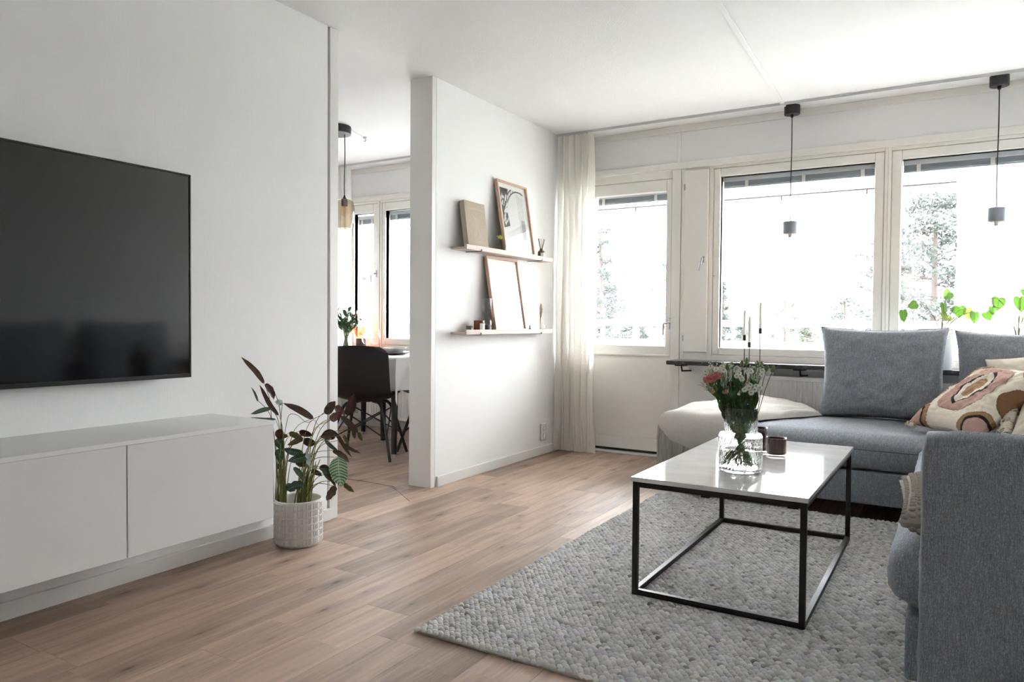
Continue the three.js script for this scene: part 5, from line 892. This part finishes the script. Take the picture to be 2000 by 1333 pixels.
// glass pendant over the table, ceiling hook
{
  const c = atY(673, 263, CEIL - 0.06), p = thing('glass_pendant', 'smoked glass jar pendant lamp over the dining table', 'lamp', [c.x, CEIL, c.z]), yt = atZ(673, 390, c.z).y - CEIL, yb = atZ(675, 446, c.z).y - CEIL, H = yt - yb;
  part(p, 'canopy', lathe([[0, 0], [0.108, 0], [0.11, -0.003], [0.11, -0.055], [0.108, -0.058], [0, -0.058]].reverse(), 56).translate(-0.053, 0, 0.032), M.black);
  part(p, 'cord', tube([[0, -0.06, 0], [0.004, yt * 0.4, 0], [-0.002, yt * 0.75, 0], [0, yt + 0.03, 0]], 0.0035, 24, 8), cordMat);
  part(p, 'socket', lathe([[0.004, 0.035], [0.012, 0.012], [0.024, 0.0], [0.024, -0.05], [0, -0.05]].reverse(), 20).translate(0, yt, 0), M.black);
  part(p, 'glass_jar', lathe([[0.02, 0.003], [0.05, -0.002], [0.07, -0.02], [0.075, -H * 0.3], [0.072, -H * 0.6], [0.060, -H * 0.85], [0.055, -H]].reverse(), 44).translate(0, yt, 0), phys({ color: lin(0.72, 0.64, 0.54), roughness: 0.02, transmission: 0.92, thickness: 0, ior: 1.5, side: THREE.DoubleSide }));
  part(p, 'bulb', lathe([[0.012, 0], [0.028, -0.03], [0.031, -0.05], [0.022, -0.073], [0, -0.08]].reverse(), 24).translate(0, yt - 0.05, 0), bulbGlass);
  const h = atY(713, 268, CEIL); part(p, 'supply_cable', tube([[0, -0.004, -0.02], [(h.x - c.x) * 0.5, -0.004, (h.z - c.z) * 0.5], [h.x - c.x, -0.004, h.z - c.z + 0.02]], 0.004, 10, 6), M.white);
  const k = thing('ceiling_hook', 'small white hook on the dining room ceiling', 'hook', [h.x, CEIL, h.z]);
  part(k, 'plate', lathe([[0, 0], [0.016, 0], [0.012, -0.014], [0, -0.014]].reverse(), 18), M.white); part(k, 'hook', tube([[0, -0.012, 0], [0.008, -0.022, 0], [0.004, -0.034, 0], [-0.008, -0.03, 0]], 0.003, 14, 6), M.steel);
  const w = atZ(711, 545, ZF + 0.004), o = thing('hanging_ornament', 'small pale heart hanging on the dining room window', 'ornament', w.toArray());
  part(o, 'string', bar(V(-0.012, 0.13, 0), V(0, 0.012, 0), 0.0008), M.white);
  const s = new THREE.Shape(); s.moveTo(0, -0.03); s.bezierCurveTo(-0.04, 0.005, -0.025, 0.035, 0, 0.014); s.bezierCurveTo(0.025, 0.035, 0.04, 0.005, 0, -0.03); part(o, 'heart', new THREE.ExtrudeGeometry(s, { depth: 0.004, bevelEnabled: false }).rotateZ(-0.5), mat({ color: lin(0.6, 0.6, 0.6), roughness: 0.6 }));
}
// ---------------------------------------------------------------- balcony drape, trees and hills outside
solo('balcony_drape', curtainGeo(-0.03, 1.0, -6.42, 2.235, -0.04, 9, 0.035, 0.3, 0, 260), sheer, 'white sheer drape hanging on the balcony', 'curtain');
const bark = mat({ color: lin(0.034, 0.026, 0.022), roughness: 1 });
const needleMats = [mat({ color: lin(0.018, 0.023, 0.019), roughness: 1, side: THREE.DoubleSide }), mat({ color: lin(0.023, 0.026, 0.016), roughness: 1, side: THREE.DoubleSide }), mat({ color: lin(0.017, 0.021, 0.022), roughness: 1, side: THREE.DoubleSide })];
function needles(list, n, R, len) { // short leaf blades scattered in a clump
  const pos = []; const q = V(), d = V(), s = V();
  for (const [c, k] of list) for (let i = 0; i < n; i++) {
    q.set(rr(-1, 1), rr(-0.55, 0.55), rr(-1, 1)).multiplyScalar(R * k).add(c); d.set(rr(-1, 1), rr(-0.3, 1), rr(-1, 1)).normalize(); s.crossVectors(d, V(rr(-1, 1), rr(-1, 1), rr(-1, 1))).normalize();
    const L = len * rr(0.6, 1.3), w = L * 0.16; pos.push(q.x - s.x * w, q.y - s.y * w, q.z - s.z * w, q.x + s.x * w, q.y + s.y * w, q.z + s.z * w, q.x + d.x * L, q.y + d.y * L, q.z + d.z * L);
  }
  const g = new THREE.BufferGeometry(); g.setAttribute('position', new THREE.Float32BufferAttribute(pos, 3)); g.computeVertexNormals(); return g;
}
const GY = -9;
function tree(name, label, u, v, dist, kind, spread, o2 = {}) {     // u, v: where its top shows; dist: how far it stands
  const d = ray(u, v), k = dist / Math.hypot(d.x, d.z), top = EYE.y + d.y * k, H = top - GY, x = d.x * k, z = d.z * k, o = thing(name, label, 'tree', [x, GY, z], rr(0, 6.28), 'trees beyond the balcony'), cl = [], br = [];
  const y0 = H * (o2.bare ?? (kind === 'spruce' ? 0.1 : 0.38));
  const nb = o2.n ?? 46;
  for (let i = 0; i < nb; i++) {
    const t = i / (nb - 1), y = lerp(y0, H * 0.97, t), a = i * 2.4 + rr(-0.4, 0.4), r = spread * (kind === 'spruce' ? (1 - t) * 0.95 + 0.06 : Math.sqrt(Math.max(0.03, 1 - Math.pow(t, 2.6))) * rr(0.55, 1)), e = V(Math.cos(a) * r, y + (kind === 'spruce' ? -0.18 * r : rr(0.0, 0.35) * r), Math.sin(a) * r), s = V(0, y - 0.1 * r, 0);
    const mid = s.clone().lerp(e, 0.55).add(V(0, kind === 'bare' ? 0.15 * r : -0.05 * r, 0)); br.push(taper([s, mid, e], 0.05 * (1.1 - t) + 0.012, 0.008, 6, 4));
    for (const f of [0.45, 0.62, 0.78, 0.9, 1]) cl.push([s.clone().lerp(e, f).add(V(rr(-0.2, 0.2) * spread * 0.3, rr(-0.08, 0.14) * spread * 0.4, rr(-0.2, 0.2) * spread * 0.3)), (kind === 'spruce' ? 0.55 : 0.7) * rr(0.6, 1.25)]);
  }
  part(o, 'trunk', taper([V(0, 0, 0), V(rr(-0.2, 0.2), H * 0.5, rr(-0.2, 0.2)), V(0, H, 0)], 0.028 * H * 0.6, 0.03, 14, 7), bark);
  part(o, 'branches', merge(br), bark);
  const fo = part(o, 'foliage', needles(cl, 2 * (o2.dens ?? 26), spread * 0.20, spread * 0.055 + 0.035), needleMats[o2.m ?? 0]); fo.userData.kind = 'stuff';
}
tree('pine_tree', 'tall pine seen through the balcony door beside the curtain', 1172, 425, 19, 'pine', 1.0, { n: 50 });
tree('pine_tree', 'leaning thin pine with sparse twigs behind the balcony door', 1212, 520, 26, 'pine', 1.5, { dens: 7, m: 2 });
tree('pine_tree', 'dense low pine at the foot of the balcony door pane', 1190, 545, 30, 'pine', 2.2, { dens: 30, m: 2 });
tree('pine_tree', 'pine behind the post between door and hatch', 1322, 470, 22, 'pine', 1.25, { dens: 22 });
tree('spruce_tree', 'pointed spruce rising beside the hatch', 1411, 540, 34, 'spruce', 1.7, { n: 60 });
tree('pine_tree', 'small pine behind the candles', 1534, 578, 40, 'pine', 1.5, { n: 30, m: 1 });
tree('pine_tree', 'round pine standing low behind the window mullion', 1650, 574, 36, 'pine', 1.9, { n: 40, dens: 18 });
tree('pine_tree', 'tall pine half hidden by the window mullion', 1716, 440, 24, 'pine', 1.2, { dens: 18 });
tree('pine_tree', 'large spreading pine behind the sofa corner', 1830, 352, 17, 'pine', 1.9, { n: 66, dens: 24 });
tree('pine_tree', 'slender pine beside the large spreading pine', 1768, 470, 21, 'pine', 1.1, { dens: 18, m: 2 });
tree('spruce_tree', 'distant spruce below the balcony rail', 1255, 628, 46, 'spruce', 2.0, {});
tree('spruce_tree', 'distant spruce below the rail behind the candles', 1450, 622, 48, 'spruce', 2.2, {});
tree('spruce_tree', 'distant spruce below the rail beside the sofa cushion', 1575, 625, 50, 'spruce', 2.4, { m: 1 });
// low wooded hill on the horizon
{
  const g = sheet(120, 8, (s, t, o) => { const a = lerp(-1.35, 0.6, s), R = 170; const h = (7 + 4 * n2(s * 5, 1) + 1.6 * n2(s * 40, 4)) * Math.sin(Math.PI * Math.min(0.5, t * 0.6)); o.set(Math.sin(a) * (R + 40 * t), GY + h + 6 * t, -Math.cos(a) * (R + 40 * t)); });
  const m = part(scene, 'hill_outside', g, mat({ color: lin(0.030, 0.034, 0.038), roughness: 1, side: THREE.DoubleSide })); m.userData = { kind: 'structure', label: 'low wooded hill on the horizon' };
}
scene.traverse((o) => { if (o.isMesh) o.castShadow = o.receiveShadow = true; });
renderer.render(scene, camera);
